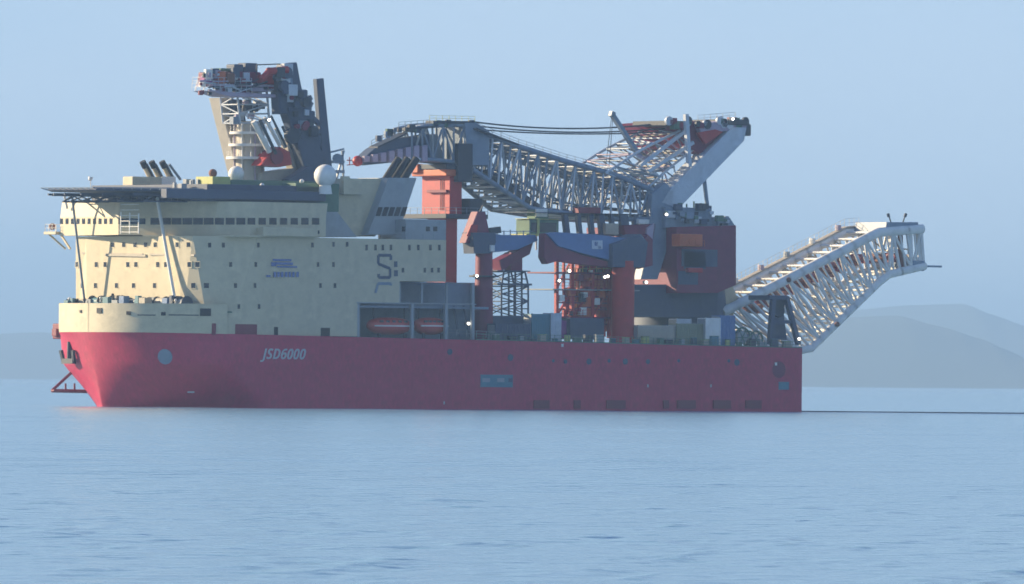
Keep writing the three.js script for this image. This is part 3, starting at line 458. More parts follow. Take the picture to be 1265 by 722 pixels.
  for (const [x, y, s] of [[379, 130, 1.1], [375, 117, 0.9], [384, 143, 0.9], [388, 160, 0.7], [392, 172, 0.8]]) { const p = E(x, y, 15); part(t, 'post_machinery', M.navy, box(p.x - s, p.x + s, p.y - s, p.y + s, 15, 16.6, 0.3)); }
  part(t, 'cable_reel_rack', M.steel, [bar(E(412, 232, 15), E(424, 186, 15), 0.3), bar(E(424, 232, 15), E(422, 186, 15), 0.3), bar(E(408, 188, 15), E(424, 184, 15), 0.3), bar(E(409, 200, 15), E(424, 200, 15), 0.5), bar(E(410, 212, 15), E(424, 212, 15), 0.5), cone(E(416, 196, 15), E(416, 196, 17), 0.9, 0.9, 12)]);
  floodlight(t, E(331.5, 148, 13.6));
}
{ // winches and gear on the foredeck
  const spots = [[92, 375, 38, M.dark], [125, 374, 31, M.teal], [150, 374, 25, M.teal], [170, 375, 20, M.navy], [188, 374, 16, M.navy], [206, 374, 12, M.buff], [226, 375, 8, M.grey], [240, 375, 6, M.grey]];
  const words = ['dark mooring winch at the starboard end of the foredeck', 'teal mooring winch beside the dark starboard one', 'teal mooring winch at the middle of the foredeck', 'navy mooring winch just to port of the teal winches', 'navy mooring winch in front of the white helideck strut', 'buff mooring winch behind the white helideck strut', 'grey mooring winch nearest the port corner of the house but one', 'grey mooring winch at the port corner of the house'];
  spots.forEach(([x, y, v, m], i) => {
    const p = E(x, y, v); p.x = Math.min(p.x, 8.6); p.x = Math.max(p.x, 3.6 + Math.abs(v - 22) * 0.16); const t = thing('mooring_winch', words[i], 'winch', new THREE.Vector3(p.x, 16.65, -v), 'winches along the foredeck');
    const b = new THREE.Vector3(p.x, 16.65, -v);
    part(t, 'base_frame', M.dark, box(p.x - 1, p.x + 1, 16.65, 17.0, v - 1.6, v + 1.6, 0.05)); const q = b.clone().add(new THREE.Vector3(0, 1.2 + (i * 3 % 4) * 0.12, 0));
    part(t, 'drum', m, [cone(q.clone().add(new THREE.Vector3(0, 0, 1.3)), q.clone().add(new THREE.Vector3(0, 0, -1.3)), 0.75, 0.75, 16)]);
    for (const s of i % 2 ? [-1.35, 1.35] : [-1.35, 0.4, 1.35]) part(t, 'flange', M.dark, cone(q.clone().add(new THREE.Vector3(0, 0, s - 0.08)), q.clone().add(new THREE.Vector3(0, 0, s + 0.08)), 0.95 + (i * 7 % 5) * 0.08, 0.95 + (i * 7 % 5) * 0.08, 18));
    part(t, 'motor', M.grey, box(p.x - 0.5, p.x + 0.5, 17.0, 18.4 + (i % 3) * 0.3, v + 1.45, v + 2.3, 0.08));
  });
}
{ // lockers, vents and hose boxes standing between the winches
  const R = rng(88), mats = [M.teal, M.white, M.navy, M.blue, M.grey, M.dark, M.buff, M.teal];
  for (let i = 0; i < 26; i++) { const v = 5 + i * 1.35 + R() * 0.8, u = 5.4 + Math.abs(v - 22) * 0.12 + R() * 2.2, w = 0.25 + R() * 0.5, h = 1.3 + R() * 1.5; part(ship, i % 4 === 1 ? 'vent_post' : 'foredeck_locker', mats[i % 8], i % 4 === 1 ? [cone(V(u, 16.6, v), V(u, 16.6 + h, v), 0.16, 0.16, 8), ball(V(u, 16.6 + h, v), 0.3, 8)] : box(u - w, u + w, 16.6, 16.6 + h, v - w * 1.2, v + w * 1.2, 0.06)); }
}
// two enclosed lifeboats in the recess under the house
for (const [x0, x1, w] of [[453, 506, 'forward'], [511, 548, 'aft']]) {
  const a = E(x0, 403, 2.7), b = E(x1, 403, 2.7), L = b.x - a.x, c = a.clone().lerp(b, 0.5); c.z = -2.7;
  const t = thing('lifeboat', w === 'forward' ? 'longer enclosed orange lifeboat in the recess under the house' : 'shorter enclosed orange lifeboat beside the open stairs', 'lifeboat', c.clone().setY(c.y - 1.6), 'lifeboats in the side recess');
  const g = new THREE.SphereGeometry(1, 28, 16); const p = g.attributes.position; for (let i = 0; i < p.count; i++) { let x = p.getX(i), y = p.getY(i), z = p.getZ(i); const sx = Math.sign(x) * Math.pow(Math.abs(x), 0.7); p.setXYZ(i, sx * L / 2, y < 0 ? y * 1.55 : Math.pow(y, 0.8) * 1.5, z * 1.7); } g.computeVertexNormals(); g.translate(c.x, c.y, c.z); part(t, 'shell', M.lifeboat, g);
  part(t, 'rubbing_strake', M.white, [box(c.x - L * 0.46, c.x + L * 0.46, c.y - 0.1, c.y + 0.12, 1.0, 1.14, 0.03)]);
  for (let k = -2; k <= 2; k++) part(t, 'window', M.glass, box(c.x + k * L * 0.14 - 0.35, c.x + k * L * 0.14 + 0.35, c.y + 0.6, c.y + 1.0, 1.1, 1.4, 0.03));
  for (const s of [-1, 1]) part(t, 'lifting_hook', M.dark, bar(new THREE.Vector3(c.x + s * L * 0.36, c.y + 1.1, c.z), new THREE.Vector3(c.x + s * L * 0.36, 17.6, c.z), 0.2));
  for (const k of [0, 1]) part(t, 'cradle', M.dark, [bar(new THREE.Vector3(c.x + (k - 0.5) * L * 0.6, c.y - 1.3, c.z + 1), new THREE.Vector3(c.x + (k - 0.5) * L * 0.6, 11.2, c.z + 1), 0.4)]);
}

// ---------------------------------------------------------------- the great crane
{
  const t = thing('heavy_lift_crane', 'huge revolving crane with grey lattice boom lowered forward and dark red house', 'crane', V(UX(838, 22), 11.2, 22));
  const c = new THREE.Vector3(UX(838, 22), 0, -22), y1 = HY(838, 340);
  part(t, 'tub', M.navy, [cone(V(c.x, 11.2, 22), V(c.x, y1, 22), 9.2, 8.2, 40)], 'broad round pedestal'); part(t, 'slew_ring', M.darkRed, [cone(V(c.x, y1, 22), V(c.x, y1 + 1.2, 22), 9.4, 9.4, 40)]);
  part(t, 'slewing_deck', M.maroon, [box(c.x - 12, c.x + 6, y1 + 1.2, y1 + 3.2, 13, 31, 0.1)]);
  part(t, 'understructure', M.navy, [plate([[762, 352], [888, 352], [884, 392], [778, 392], [762, 372]], 12, 8, 0.1)]);
  // machinery house
  const hg = plate([[836, 281], [909, 279], [909, 352], [886, 362], [836, 362]], 9, 26, 0.12), house = part(t, 'machinery_house', M.maroon, hg, 'dark red machinery house');
  windowOn(house, 'louvre_bank', hg, 858, 322, 5, 3, M.navy, 0.12);
  part(house, 'house_opening', M.navy, [ebox(842, 308, 886, 330, 8.94, 0.1, 0), ebox(838, 335, 862, 352, 8.9, 0.12, 0)]);
  part(t, 'winch_platform', M.orange, [ebox(840, 289, 868, 305, 6.4, 2.5, 0.15)], 'winch platform on the house side with sunlight put into its orange colour'); railing(t, [E(838, 305, 6.3), E(870, 305, 6.3)], 1.1, M.orange, 1);  // orange paints in a sunlit patch on the dark red house
  for (const x of [846, 855, 863]) { const p = E(x, 298, 6.3); part(t, 'winch_drum', M.orange, cone(p, p.clone().add(new THREE.Vector3(0, 0, -2)), 0.75, 0.75, 16)); }  // drums share the painted sunlit orange
  part(t, 'red_locker', M.red, [ebox(850, 331, 868, 337, 8.2, 0.8, 0.06)]);
  // roof machinery
  const rf = part(t, 'roof_machinery', M.steel, [plate([[822, 256], [878, 258], [880, 281], [822, 281]], 11, 8, 0.15), plate([[880, 269], [900, 268], [908, 279], [880, 280]], 11, 6, 0.1)]);
  const R = rng(41); for (let i = 0; i < 40; i++) { const x = 822 + R() * 80, yy = (x > 880 ? 266 : 253) + R() * 22, v = 9.4 + R() * 2, s = 0.3 + R() * 0.7, p = E(x, yy, v); part(rf, 'roof_fitting', [M.steel, M.navy, M.green, M.dark, M.paleSteel][i % 5], box(p.x - s, p.x + s, p.y - s * 0.7, p.y + s * 0.7, v, v + s, 0.06)); }
  for (let i = 0; i < 5; i++) pipe(rf, 'vent_pipe', M.green, E(830 + i * 9, 258, 13), E(830 + i * 9, 248 + (i * 37 % 5), 13), 0.3);
  // A-frame legs, white struts and head
  for (const v of [12, 27]) {
    part(t, 'gantry_leg', M.steel, [plate([[806, 240], [822, 226], [832, 236], [826, 300], [812, 345], [792, 345], [802, 300]], v, 2.2, 0.12)]);
    part(t, 'back_strut', M.paleSteel, [plate([[818, 250], [826, 236], [905, 158], [922, 158], [919, 174], [838, 258]], v, 3.6, 0.2)], v === 12 ? 'thick pale strut rising to the gantry head' : 'far pale strut rising to the gantry head');
    part(t, 'tie_rod', M.steel, [bar(E(868, 207, v + 1), E(875, 268, v + 1), 0.75, 0.75, 10)]);
  }
  const hd = part(t, 'gantry_head', M.maroon, [plate([[838, 152], [862, 150], [884, 156], [906, 152], [900, 164], [866, 190], [852, 182]], 13.5, 17, 0.15)], 'dark red head of the gantry');
  part(hd, 'head_beam', M.mauve, [plate([[862, 153], [908, 149], [926, 153], [918, 160], [866, 164]], 12.4, 20, 0.12)]); part(hd, 'red_panel', M.red, [plate([[862, 164], [884, 160], [893, 163], [872, 178]], 12.2, 0.8, 0.05)]);
  part(hd, 'sheave_nest', M.dark, [ebox(900, 147, 926, 155, 12, 12, 0.2), ebox(912, 153, 928, 168, 14, 6, 0.2), ebox(824, 149, 850, 156, 13, 10, 0.15)]);
  for (let i = 0; i < 24; i++) { const x = 826 + R() * 98, p = E(x, 152 - Math.sin(i) * 3, 12.2), s = 0.25 + R() * 0.5; part(hd, i % 2 ? 'head_fitting' : 'sheave', [M.dark, M.maroon, M.paleSteel, M.green][i % 4], i % 2 ? box(p.x - s, p.x + s, p.y - s, p.y + s, 12.2, 12.2 + s * 2, 0.05) : cone(p, p.clone().add(new THREE.Vector3(0, 0, -0.5)), s * 1.4, s * 1.4, 12)); }
  railing(hd, [E(862, 150, 12.5), E(908, 146, 12.5)], 1.1, M.grey, 1.4);
  part(t, 'tall_post', M.paleSteel, [bar(E(847, 141, 11), E(851, 206, 11), 0.75, 0.75)], 'slim pale post'); 
  part(t, 'leaning_jib', M.steel, [bar(E(755.5, 141, 15), E(791, 195, 15), 0.7, 0.9), bar(E(753.5, 140, 15), E(758, 142, 15), 0.9, 0.9)], 'leaning service jib'); pipe(t, 'jib_wire', M.rope, E(755.5, 142, 15), E(748, 205, 15), 0.12); pipe(t, 'jib_wire', M.rope, E(757, 142, 15), E(752, 205, 15), 0.12);
  // front gantry lattice rising to the head
  lattice(t, 'gantry_lattice', M.paleSteel, [[748, 214], [790, 186], [846, 158]], [[800, 232], [826, 208], [862, 180]], (k) => 14, (k) => 25, 8, 0.5, 0.3, { pick: () => [M.paleSteel, M.mauve, M.steel, M.buff][Math.floor(R() * 4)] });
  lattice(t, 'lower_gantry_lattice', M.steel, [[752, 222], [800, 214], [832, 206]], [[770, 250], [808, 244], [836, 222]], () => 15, () => 26, 6, 0.45, 0.3, { pick: () => [M.paleSteel, M.steel, M.steel, M.mauve][Math.floor(R() * 4)] });
  for (const [a, b] of [[[790, 205], [846, 162]], [[800, 212], [856, 176]]]) for (const v of [13, 26]) beam(t, 'gantry_rail', M.paleSteel, E(...a, v), E(...b, v), 0.6, 0.6);
  // boom: foot section, main section, head
  const pick = () => [M.steel, M.steel, M.paleSteel, M.grey, M.steel][Math.floor(R() * 5)];
  lattice(t, 'boom', M.steel, [[586, 160], [640, 181], [700, 200], [760, 216], [812, 238]], [[584, 210], [655, 258], [700, 264], [760, 270], [815, 272]], (k) => 18 - 5 * k, (k) => 26 + 5 * k, 20, 0.95, 0.42, { pick });
  lattice(t, 'boom_inner_bracing', M.steel, [[600, 176], [700, 212], [800, 244]], [[600, 205], [700, 252], [800, 262]], (k) => 20, (k) => 24, 12, 0.35, 0.3, { pick });
  { const g = []; for (const [x, y] of [[586, 161], [640, 182], [700, 201], [760, 217], [808, 236]]) g.push([x, y]); const w = part(t, 'boom_walkway', M.dark, g.slice(1).map((p, i) => bar(E(g[i][0], g[i][1] - 2, 17), E(p[0], p[1] - 2, 17), 0.3, 1.2))); for (let i = 0; i + 1 < g.length; i++) railing(w, [E(g[i][0], g[i][1] - 3, 17), E(g[i + 1][0], g[i + 1][1] - 3, 17)], 1.0, M.steel, 2); }
  part(t, 'boom_floor', M.navy, [bar(E(588, 211, 22), E(655, 259, 22), 0.5, 8), bar(E(655, 259, 22), E(760, 271, 22), 0.5, 12)]);
  // head section with plates
  lattice(t, 'boom_head', M.steel, [[508, 160], [530, 155], [586, 154]], [[508, 198], [530, 197], [586, 203]], () => 18, () => 23, 6, 0.8, 0.4, { pick });
  part(t, 'head_block', M.steel, [plate([[574, 152], [588, 152], [604, 162], [604, 204], [578, 204]], 17.4, 9, 0.15), plate([[508, 170], [540, 166], [548, 196], [510, 197]], 21, 3, 0.1)]);
  const nose = part(t, 'boom_nose', M.navy, [plate([[446, 198], [462, 184], [484, 173], [530, 166], [530, 197], [500, 199], [450, 204]], 18.4, 2.6, 0.1)]);
  for (let i = 0; i < 8; i++) { const x = 450 + i * 10.2, h = Math.min(19, 5 + i * 2.4); part(nose, 'sheave_plate', M.mauve, plate([[x, 197 - i * 0.3 - h * 0.75], [x + 6.2, 197 - i * 0.3 - h * 0.82], [x + 6.2, 199 - i * 0.4 + h * 0.15], [x, 199.5 - i * 0.4 + h * 0.15]], 17.5, 0.85, 0.08)); }
  part(nose, 'nose_ball', M.red, [ball(E(441, 199, 19), 0.95, 16)]); part(nose, 'nose_bracket', M.darkRed, [bar(E(428, 198, 20), E(440, 198, 20), 0.2), bar(E(431, 194, 20), E(431, 204, 20), 0.15), bar(E(428, 204, 20), E(440, 203, 20), 0.15)]);
  const hp = part(t, 'head_platform', M.dark, [plate([[540, 149], [586, 150], [586, 153], [540, 152]], 17.5, 3.5, 0.05), plate([[502, 158], [540, 155], [540, 157.5], [502, 160.5]], 17.5, 3.5, 0.05), plate([[466, 181], [502, 164], [502, 166], [466, 183]], 18, 2.6, 0.05)]);
  railing(hp, [E(530, 149, 17.5), E(586, 150, 17.5)], 0.9, M.yellowGreen, 1.5); railing(hp, [E(492, 158, 17.5), E(530, 155, 17.5)], 1.0, M.navy, 1.3); railing(hp, [E(458, 181, 18), E(492, 164, 18)], 1.0, M.navy, 1.3);
  for (let i = 0; i < 26; i++) { const k = R(), x = 458 + k * 128, y = x < 492 ? 176 - (x - 458) * 0.5 : x < 530 ? 159 : 153, p = E(x, y - 2 + R() * 4, 17.6), s = 0.2 + R() * 0.5; part(hp, 'head_fitting', [M.dark, M.navy, M.steel, M.green][i % 4], box(p.x - s, p.x + s, p.y - s, p.y + s, 17.6, 17.6 + s, 0.04)); }
  // suspension ropes, sagging
  const rope = (a, b, sag, v0, v1, w) => { const p = E(...a, v0), q = E(...b, v1), m = p.clone().lerp(q, 0.5); m.y -= sag; const g = new THREE.TubeGeometry(new THREE.QuadraticBezierCurve3(p, m.clone().add(new THREE.Vector3(0, -sag, 0)), q), 40, w / 2, 6); part(t, 'suspension_rope', M.rope, g); };
  for (const v of [18, 20.5, 24, 26]) { rope([588, 151], [836, 150], 1.2, v, v, 0.32); rope([592, 156], [838, 157], 1.0, v, v, 0.3); }
  rope([590, 160], [860, 160], 0.8, 19, 19, 0.28); rope([590, 160], [860, 160], 0.8, 25, 25, 0.28);
  // cab and trestle below the boom
  const cb = part(t, 'boom_cab', M.green, [ebox(654, 271, 690, 290, 13, 4, 0.15), ebox(661, 259, 677, 271, 14, 2.5, 0.1)], 'dark green cab under the boom'); part(cb, 'cab_window', M.glass, [ebox(656, 275, 663, 287, 12.94, 0.1, 0)]); part(cb, 'cab_window', M.glass, [ebox(667, 275, 687, 287, 12.94, 0.1, 0)]);
  part(cb, 'cab_frame', M.yellowGreen, [ebox(650, 289, 690, 292, 12.6, 4.6, 0.05), ebox(663.5, 270, 666, 290, 12.8, 0.3, 0.02), ebox(653, 270, 690, 271.5, 12.8, 4, 0.03)]); part(cb, 'cab_roof_lamp_box', M.white, [ebox(662, 258, 676, 268, 13.8, 0.3, 0.03)]);
  for (const x of [662, 668, 673]) pipe(cb, 'drop_pipe', M.white, E(x, 292, 14), E(x, 309, 14), 0.35);
  const tr = part(t, 'trestle', M.navy, [ebox(660, 262, 812, 266, 13, 9, 0.06), ebox(684, 288, 800, 292, 13, 7, 0.06)]);
  for (const [x, w] of [[700, 1.0], [716, 0.8], [731, 0.9], [744, 1.2], [757, 0.7], [772, 1.8], [786, 1.0]]) beam(tr, 'trestle_post', M.navy, E(x, 292, 13.6), E(x - 3, 265, 13.6), w, 0.8);
  part(tr, 'trestle_box', M.darkRed, [ebox(716, 256, 742, 264, 12.6, 2, 0.08)]); part(tr, 'trestle_box', M.buff, [ebox(748, 276, 764, 290, 12.4, 2, 0.08)]); part(tr, 'trestle_box', M.maroon, [plate([[770, 279], [810, 277], [806, 300], [776, 300]], 12, 3, 0.1)]);
  part(tr, 'pale_box', M.white, [ebox(789, 271, 806, 277, 12.4, 1.6, 0.06)]);
  part(t, 'gantry_gusset', M.mauve, [plate([[800, 282], [808, 276], [806, 296], [796, 306]], 11.5, 0.5, 0.04)]);
  floodlight(t, E(905, 147, 11.4)); floodlight(t, E(823, 265, 9.0));
}

// ---------------------------------------------------------------- amidships
{ // red column that carries the head of the great boom
  const v0 = 18, v1 = 26, cu = UX(557, v0, 240), t = thing('boom_rest', 'tall red column carrying the head of the big crane boom', 'boom rest', V(cu + 1.2, 11.2, 22));
  const yTop = HY(540, 203), yMid = HY(540, 264);
  part(t, 'column', M.red, [box(cu, cu + 2.6, 11.2, yMid, v0 + 1.5, v1 - 1, 0.15), box(cu - 0.3, cu + 2.4, yMid, yTop, v0, v1 + 0.2, 0.15)]);
  part(t, 'saddle', M.orange, [box(cu - 1.6, cu + 3.4, yTop - 1.6, yTop - 0.4, v0 - 0.6, v1 + 1.5, 0.15), box(cu - 2.2, cu - 0.8, yTop - 1.0, yTop + 0.6, v1 - 1, v1 + 1.6, 0.15)], 'saddle with sunlight put into its orange colour');  // orange on the red rest paints in the sun on its saddle
  part(t, 'saddle_beam', M.dark, [box(cu - 1.8, cu + 3.6, yTop - 0.4, yTop + 0.5, v0 - 0.8, v1 + 1.0, 0.1), box(cu + 0.5, cu + 3.8, yTop - 2.6, yTop + 4.2, v0 - 1.2, v0, 0.1)]);
  const pl = part(t, 'platform', M.dark, [box(cu - 3.0, cu + 6.4, yMid - 0.5, yMid + 0.3, v0 - 2.4, v1 + 2, 0.06)]);
  railing(pl, [V(cu - 3, yMid + 0.3, v1 + 2), V(cu - 3, yMid + 0.3, v0 - 2.3), V(cu + 6.4, yMid + 0.3, v0 - 2.3)], 1.1, M.steel);
  part(t, 'equipment_cabinet', M.dark, [box(cu + 3.4, cu + 6.2, yMid + 0.3, yMid + 3.1, v0 - 1, v0 + 3, 0.1)]);
  part(t, 'ladder', M.darkRed, [bar(V(cu - 0.45, yMid + 1, 20), V(cu - 0.45, yTop - 2, 20), 0.12), bar(V(cu - 0.45, yMid + 1, 20.6), V(cu - 0.45, yTop - 2, 20.6), 0.12), box(cu - 0.9, cu - 0.3, yMid + 4.1, yMid + 4.6, 18.4, 24, 0.03)]);
}
{ // forward deck crane with a blue boom
  const v = 7, c = E(597, 360, v), t = thing('deck_crane', 'dark red pedestal crane whose blue boom lies on a lattice tower', 'crane', V(c.x, 11.2, v), 'pedestal deck cranes');
  part(t, 'pedestal', M.maroon, [cone(V(c.x, 11.2, v), E(597, 310, v).setX(c.x), 1.75, 1.5, 24), cone(V(c.x, 11.2, v), V(c.x, 13.6, v), 2.3, 1.9, 24)]);
  const y0 = HY(590, 312), hs = part(t, 'crane_house', M.navy, [plate([[584, 288], [612, 288], [612, 300], [606, 313], [586, 313]], v - 1.6, 3.2, 0.15)]);
  part(t, 'mast', M.maroon, [plate([[575, 300], [590, 262], [599, 262], [604, 290], [603, 302]], v - 0.6, 2.0, 0.12)], 'tapering maroon mast'); part(t, 'mast_panel', M.red, [plate([[576, 292], [582, 278], [590, 278], [588, 292]], v - 0.9, 0.25, 0.03)]);
  part(t, 'mast_rig', M.dark, [bar(E(597, 262, v), E(605, 300, v), 0.35), bar(E(592, 262, v), E(596, 254, v), 0.2)]);
  const bm = part(t, 'boom', M.blue, [plate([[603, 288], [620, 291], [661, 291], [664, 297], [640, 308], [606, 312]], v + 0.2, 2.0, 0.15)], 'blue box boom');
  for (let x = 614; x < 658; x += 8) beam(bm, 'boom_rail_post', M.steel, E(x, 291, v + 1), E(x, 284 + (x % 3), v + 1), 0.14);
  beam(bm, 'boom_rail', M.steel, E(612, 286, v + 1), E(658, 286, v + 1), 0.12); beam(bm, 'boom_tie', M.dark, E(603, 286, v), E(616, 284, v), 1.1, 1.2);
  part(t, 'operator_cab', M.white, [ebox(606, 303, 611, 311, v - 2, 1.4, 0.1)]);
  const ring = part(t, 'service_ring', M.dark, [cone(V(c.x, HY(597, 342), v), V(c.x, HY(597, 340), v), 2.6, 2.6, 20)]);
  floodlight(t, E(588.5, 341, v - 2.6)); floodlight(t, E(578, 400, 1.2));
}
{ // lattice tower with a sloping red cradle
  const v = 8, b = E(636, 391, v), t = thing('boom_tower', 'slim dark lattice tower with a sloping red cradle on top', 'lattice tower', V(b.x, 11.2, v + 2));
  const L = lattice(t, 'tower_frame', M.navy, [[619, 391], [619, 352], [622, 336]], [[652, 391], [652, 352], [648, 336]], () => v, () => v + 4, 6, 0.34, 0.2);
  for (const x of [628, 636, 644]) pipe(t, 'inner_pipe', M.navy, E(x, 391, v + 2), E(x, 334, v + 2), 0.35);
  part(t, 'service_deck', M.navy, [ebox(614, 350, 657, 353, v - 0.5, 5, 0.05), ebox(614, 334, 655, 336, v - 0.5, 5, 0.05)]);
  part(t, 'cradle', M.maroon, [plate([[617, 322], [640, 310], [655, 294], [659, 297], [654, 314], [632, 326], [620, 335]], v, 2.6, 0.15)], 'sloping maroon cradle'); part(t, 'cradle_post', M.maroon, [ebox(631, 312, 645, 335, v + 0.3, 2, 0.1)]);
  part(t, 'plinth', M.navy, [box(b.x - 6, b.x + 4.4, 11.2, b.y, v - 1, v + 5, 0.1)]);
}
{ // aft deck crane: red pedestal, long blue boom pointing forward
  const v = 5, c = E(769, 370, v), t = thing('deck_crane', 'bright red pedestal crane with a long blue box boom and emblem', 'crane', V(c.x, 11.2, v), 'pedestal deck cranes');
  part(t, 'pedestal', M.red, [cone(V(c.x, 11.2, v), V(c.x, HY(769, 322), v), 2.05, 2.05, 28), cone(V(c.x, 11.2, v), V(c.x, 13.2, v), 2.6, 2.2, 28)]);
  part(t, 'crane_house', M.navy, [plate([[757, 302], [792, 290], [800, 300], [796, 330], [757, 330]], v - 1.8, 4.6, 0.15)]);
  const bm = part(t, 'boom', M.blue, [plate([[676, 289], [690, 287.5], [742, 291], [788, 297], [788, 318], [752, 321], [716, 312], [690, 304]], v - 0.8, 2.4, 0.15)], 'long blue box boom');
  const e = (x0, y0, x1, y1, m) => part(bm, 'emblem', m, ebox(x0, y0, x1, y1, v - 0.9, 0.06, 0)); e(731, 297, 744, 308, M.paleSteel); e(734, 299, 738, 304, M.markBlue); e(738.5, 304, 742, 307.5, M.markBlue);
  part(t, 'boom_heel', M.maroon, [plate([[673, 289], [677, 289], [692, 305], [720, 316], [752, 324], [752, 330], [712, 326], [690, 322], [676, 326], [672, 318]], v - 0.4, 1.8, 0.12)], 'maroon curved brace under the boom');
  part(t, 'knuckle', M.maroon, [plate([[790, 305], [800, 290], [806, 296], [806, 328], [790, 332]], v, 3, 0.1)]);
  floodlight(t, E(747, 342.5, v - 2.6)); floodlight(t, E(750.5, 341.5, v - 2.6)); floodlight(t, E(798, 349, v - 2.2)); floodlight(t, E(703, 335, v - 1)); floodlight(t, E(690.5, 347, v - 1));
}
{ // red pipe-handling frame with several decks
  const v0 = 8, dv = 7, t = thing('pipe_handling_frame', 'open red steel frame of several decks with cylinders coloured orange as if sunlit', 'steel frame', V(UX(722, v0), 11.2, v0 + dv / 2));
  const xs = [687, 706, 731, 752], ys = [336, 357, 391];
  part(t, 'back_panel', M.maroon, [ebox(716, 324, 772, 392, v0 + dv - 0.4, 0.3, 0.02)]);
  for (const x of [696, 713, 739, 746]) beam(t, 'pipe_stanchion', x % 2 ? M.orange : M.red, E(x, 416, v0 + 0.6), E(x, 320, v0 + 0.6), 0.38);  // orange stanchions are coloured as sunlit red ones
  for (const y of [345, 366, 374, 382, 400]) beam(t, 'cross_rail', y % 2 ? M.red : M.maroon, E(687, y, v0 + 0.2), E(752, y + 1, v0 + 0.2), 0.25);
  for (const x of xs) for (const v of [v0, v0 + dv]) beam(t, 'column', M.red, E(x, 418, v), E(x, 318, v), 0.6);
  for (const y of ys) { part(t, 'deck_plate', y === 357 ? M.grey : M.maroon, [ebox(y === 357 ? 683 : 686, y, y === 357 ? 790 : 754, y + 3, v0 - 0.6, dv + 1.2, 0.05)]); railing(t, [E(685, y, v0 - 0.5), E(754, y, v0 - 0.5)], 1.1, y === 336 ? M.yellowGreen : M.red, 1.6); }
  for (const [x, w, y0, y1, m] of [[720, 1.7, 359, 392, M.orange], [733, 0.9, 362, 388, M.orange], [742, 1.2, 361, 392, M.red], [699, 0.7, 361, 395, M.red], [724, 1.3, 330, 356, M.red], [744, 1.0, 325, 356, M.orange], [712, 0.7, 330, 356, M.buff], [704, 1.0, 362, 394, M.orange], [750, 0.9, 362, 410, M.orange], [734, 0.8, 326, 356, M.orange]]) { const a = E(x, y1, v0 + 1.6), b = E(x, y0, v0 + 1.6), p = part(t, 'cylinder', m, cone(a, b, w, w, 18)); for (let k = 1; k < 3; k++) { const q = a.clone().lerp(b, k / 3); part(p, 'band', M.darkRed, cone(q, q.clone().add(new THREE.Vector3(0, 0.25, 0)), w + 0.08, w + 0.08, 18)); } }  // orange cylinders: sunlight on red steel, put into the colour
  for (let i = 0; i + 1 < xs.length; i++) { beam(t, 'diagonal', M.red, E(xs[i], 391, v0), E(xs[i + 1], 359, v0), 0.3); beam(t, 'diagonal', M.red, E(xs[i], 357, v0 + dv), E(xs[i + 1], 320, v0 + dv), 0.3); }
  part(t, 'valve_skid', M.navy, [ebox(704, 393, 746, 420, v0 - 2, 5, 0.1)]); part(t, 'valve_skid', M.purple, [ebox(690, 396, 703, 418, v0 - 1, 4, 0.1)]);
  part(t, 'yellow_box', M.yellowGreen, [ebox(714, 311, 724, 325, v0 + 0.5, 2.5, 0.1)]);
  const R = rng(9); for (let i = 0; i < 22; i++) { const x = 688 + R() * 60, y = 322 + R() * 70, p = E(x, y, v0 - 0.3), s = 0.25 + R() * 0.5; part(t, 'fitting', [M.red, M.white, M.maroon, M.orange, M.dark][i % 5], box(p.x - s, p.x + s, p.y - s, p.y + s, v0 - 0.4, v0 + s, 0.04)); }
}

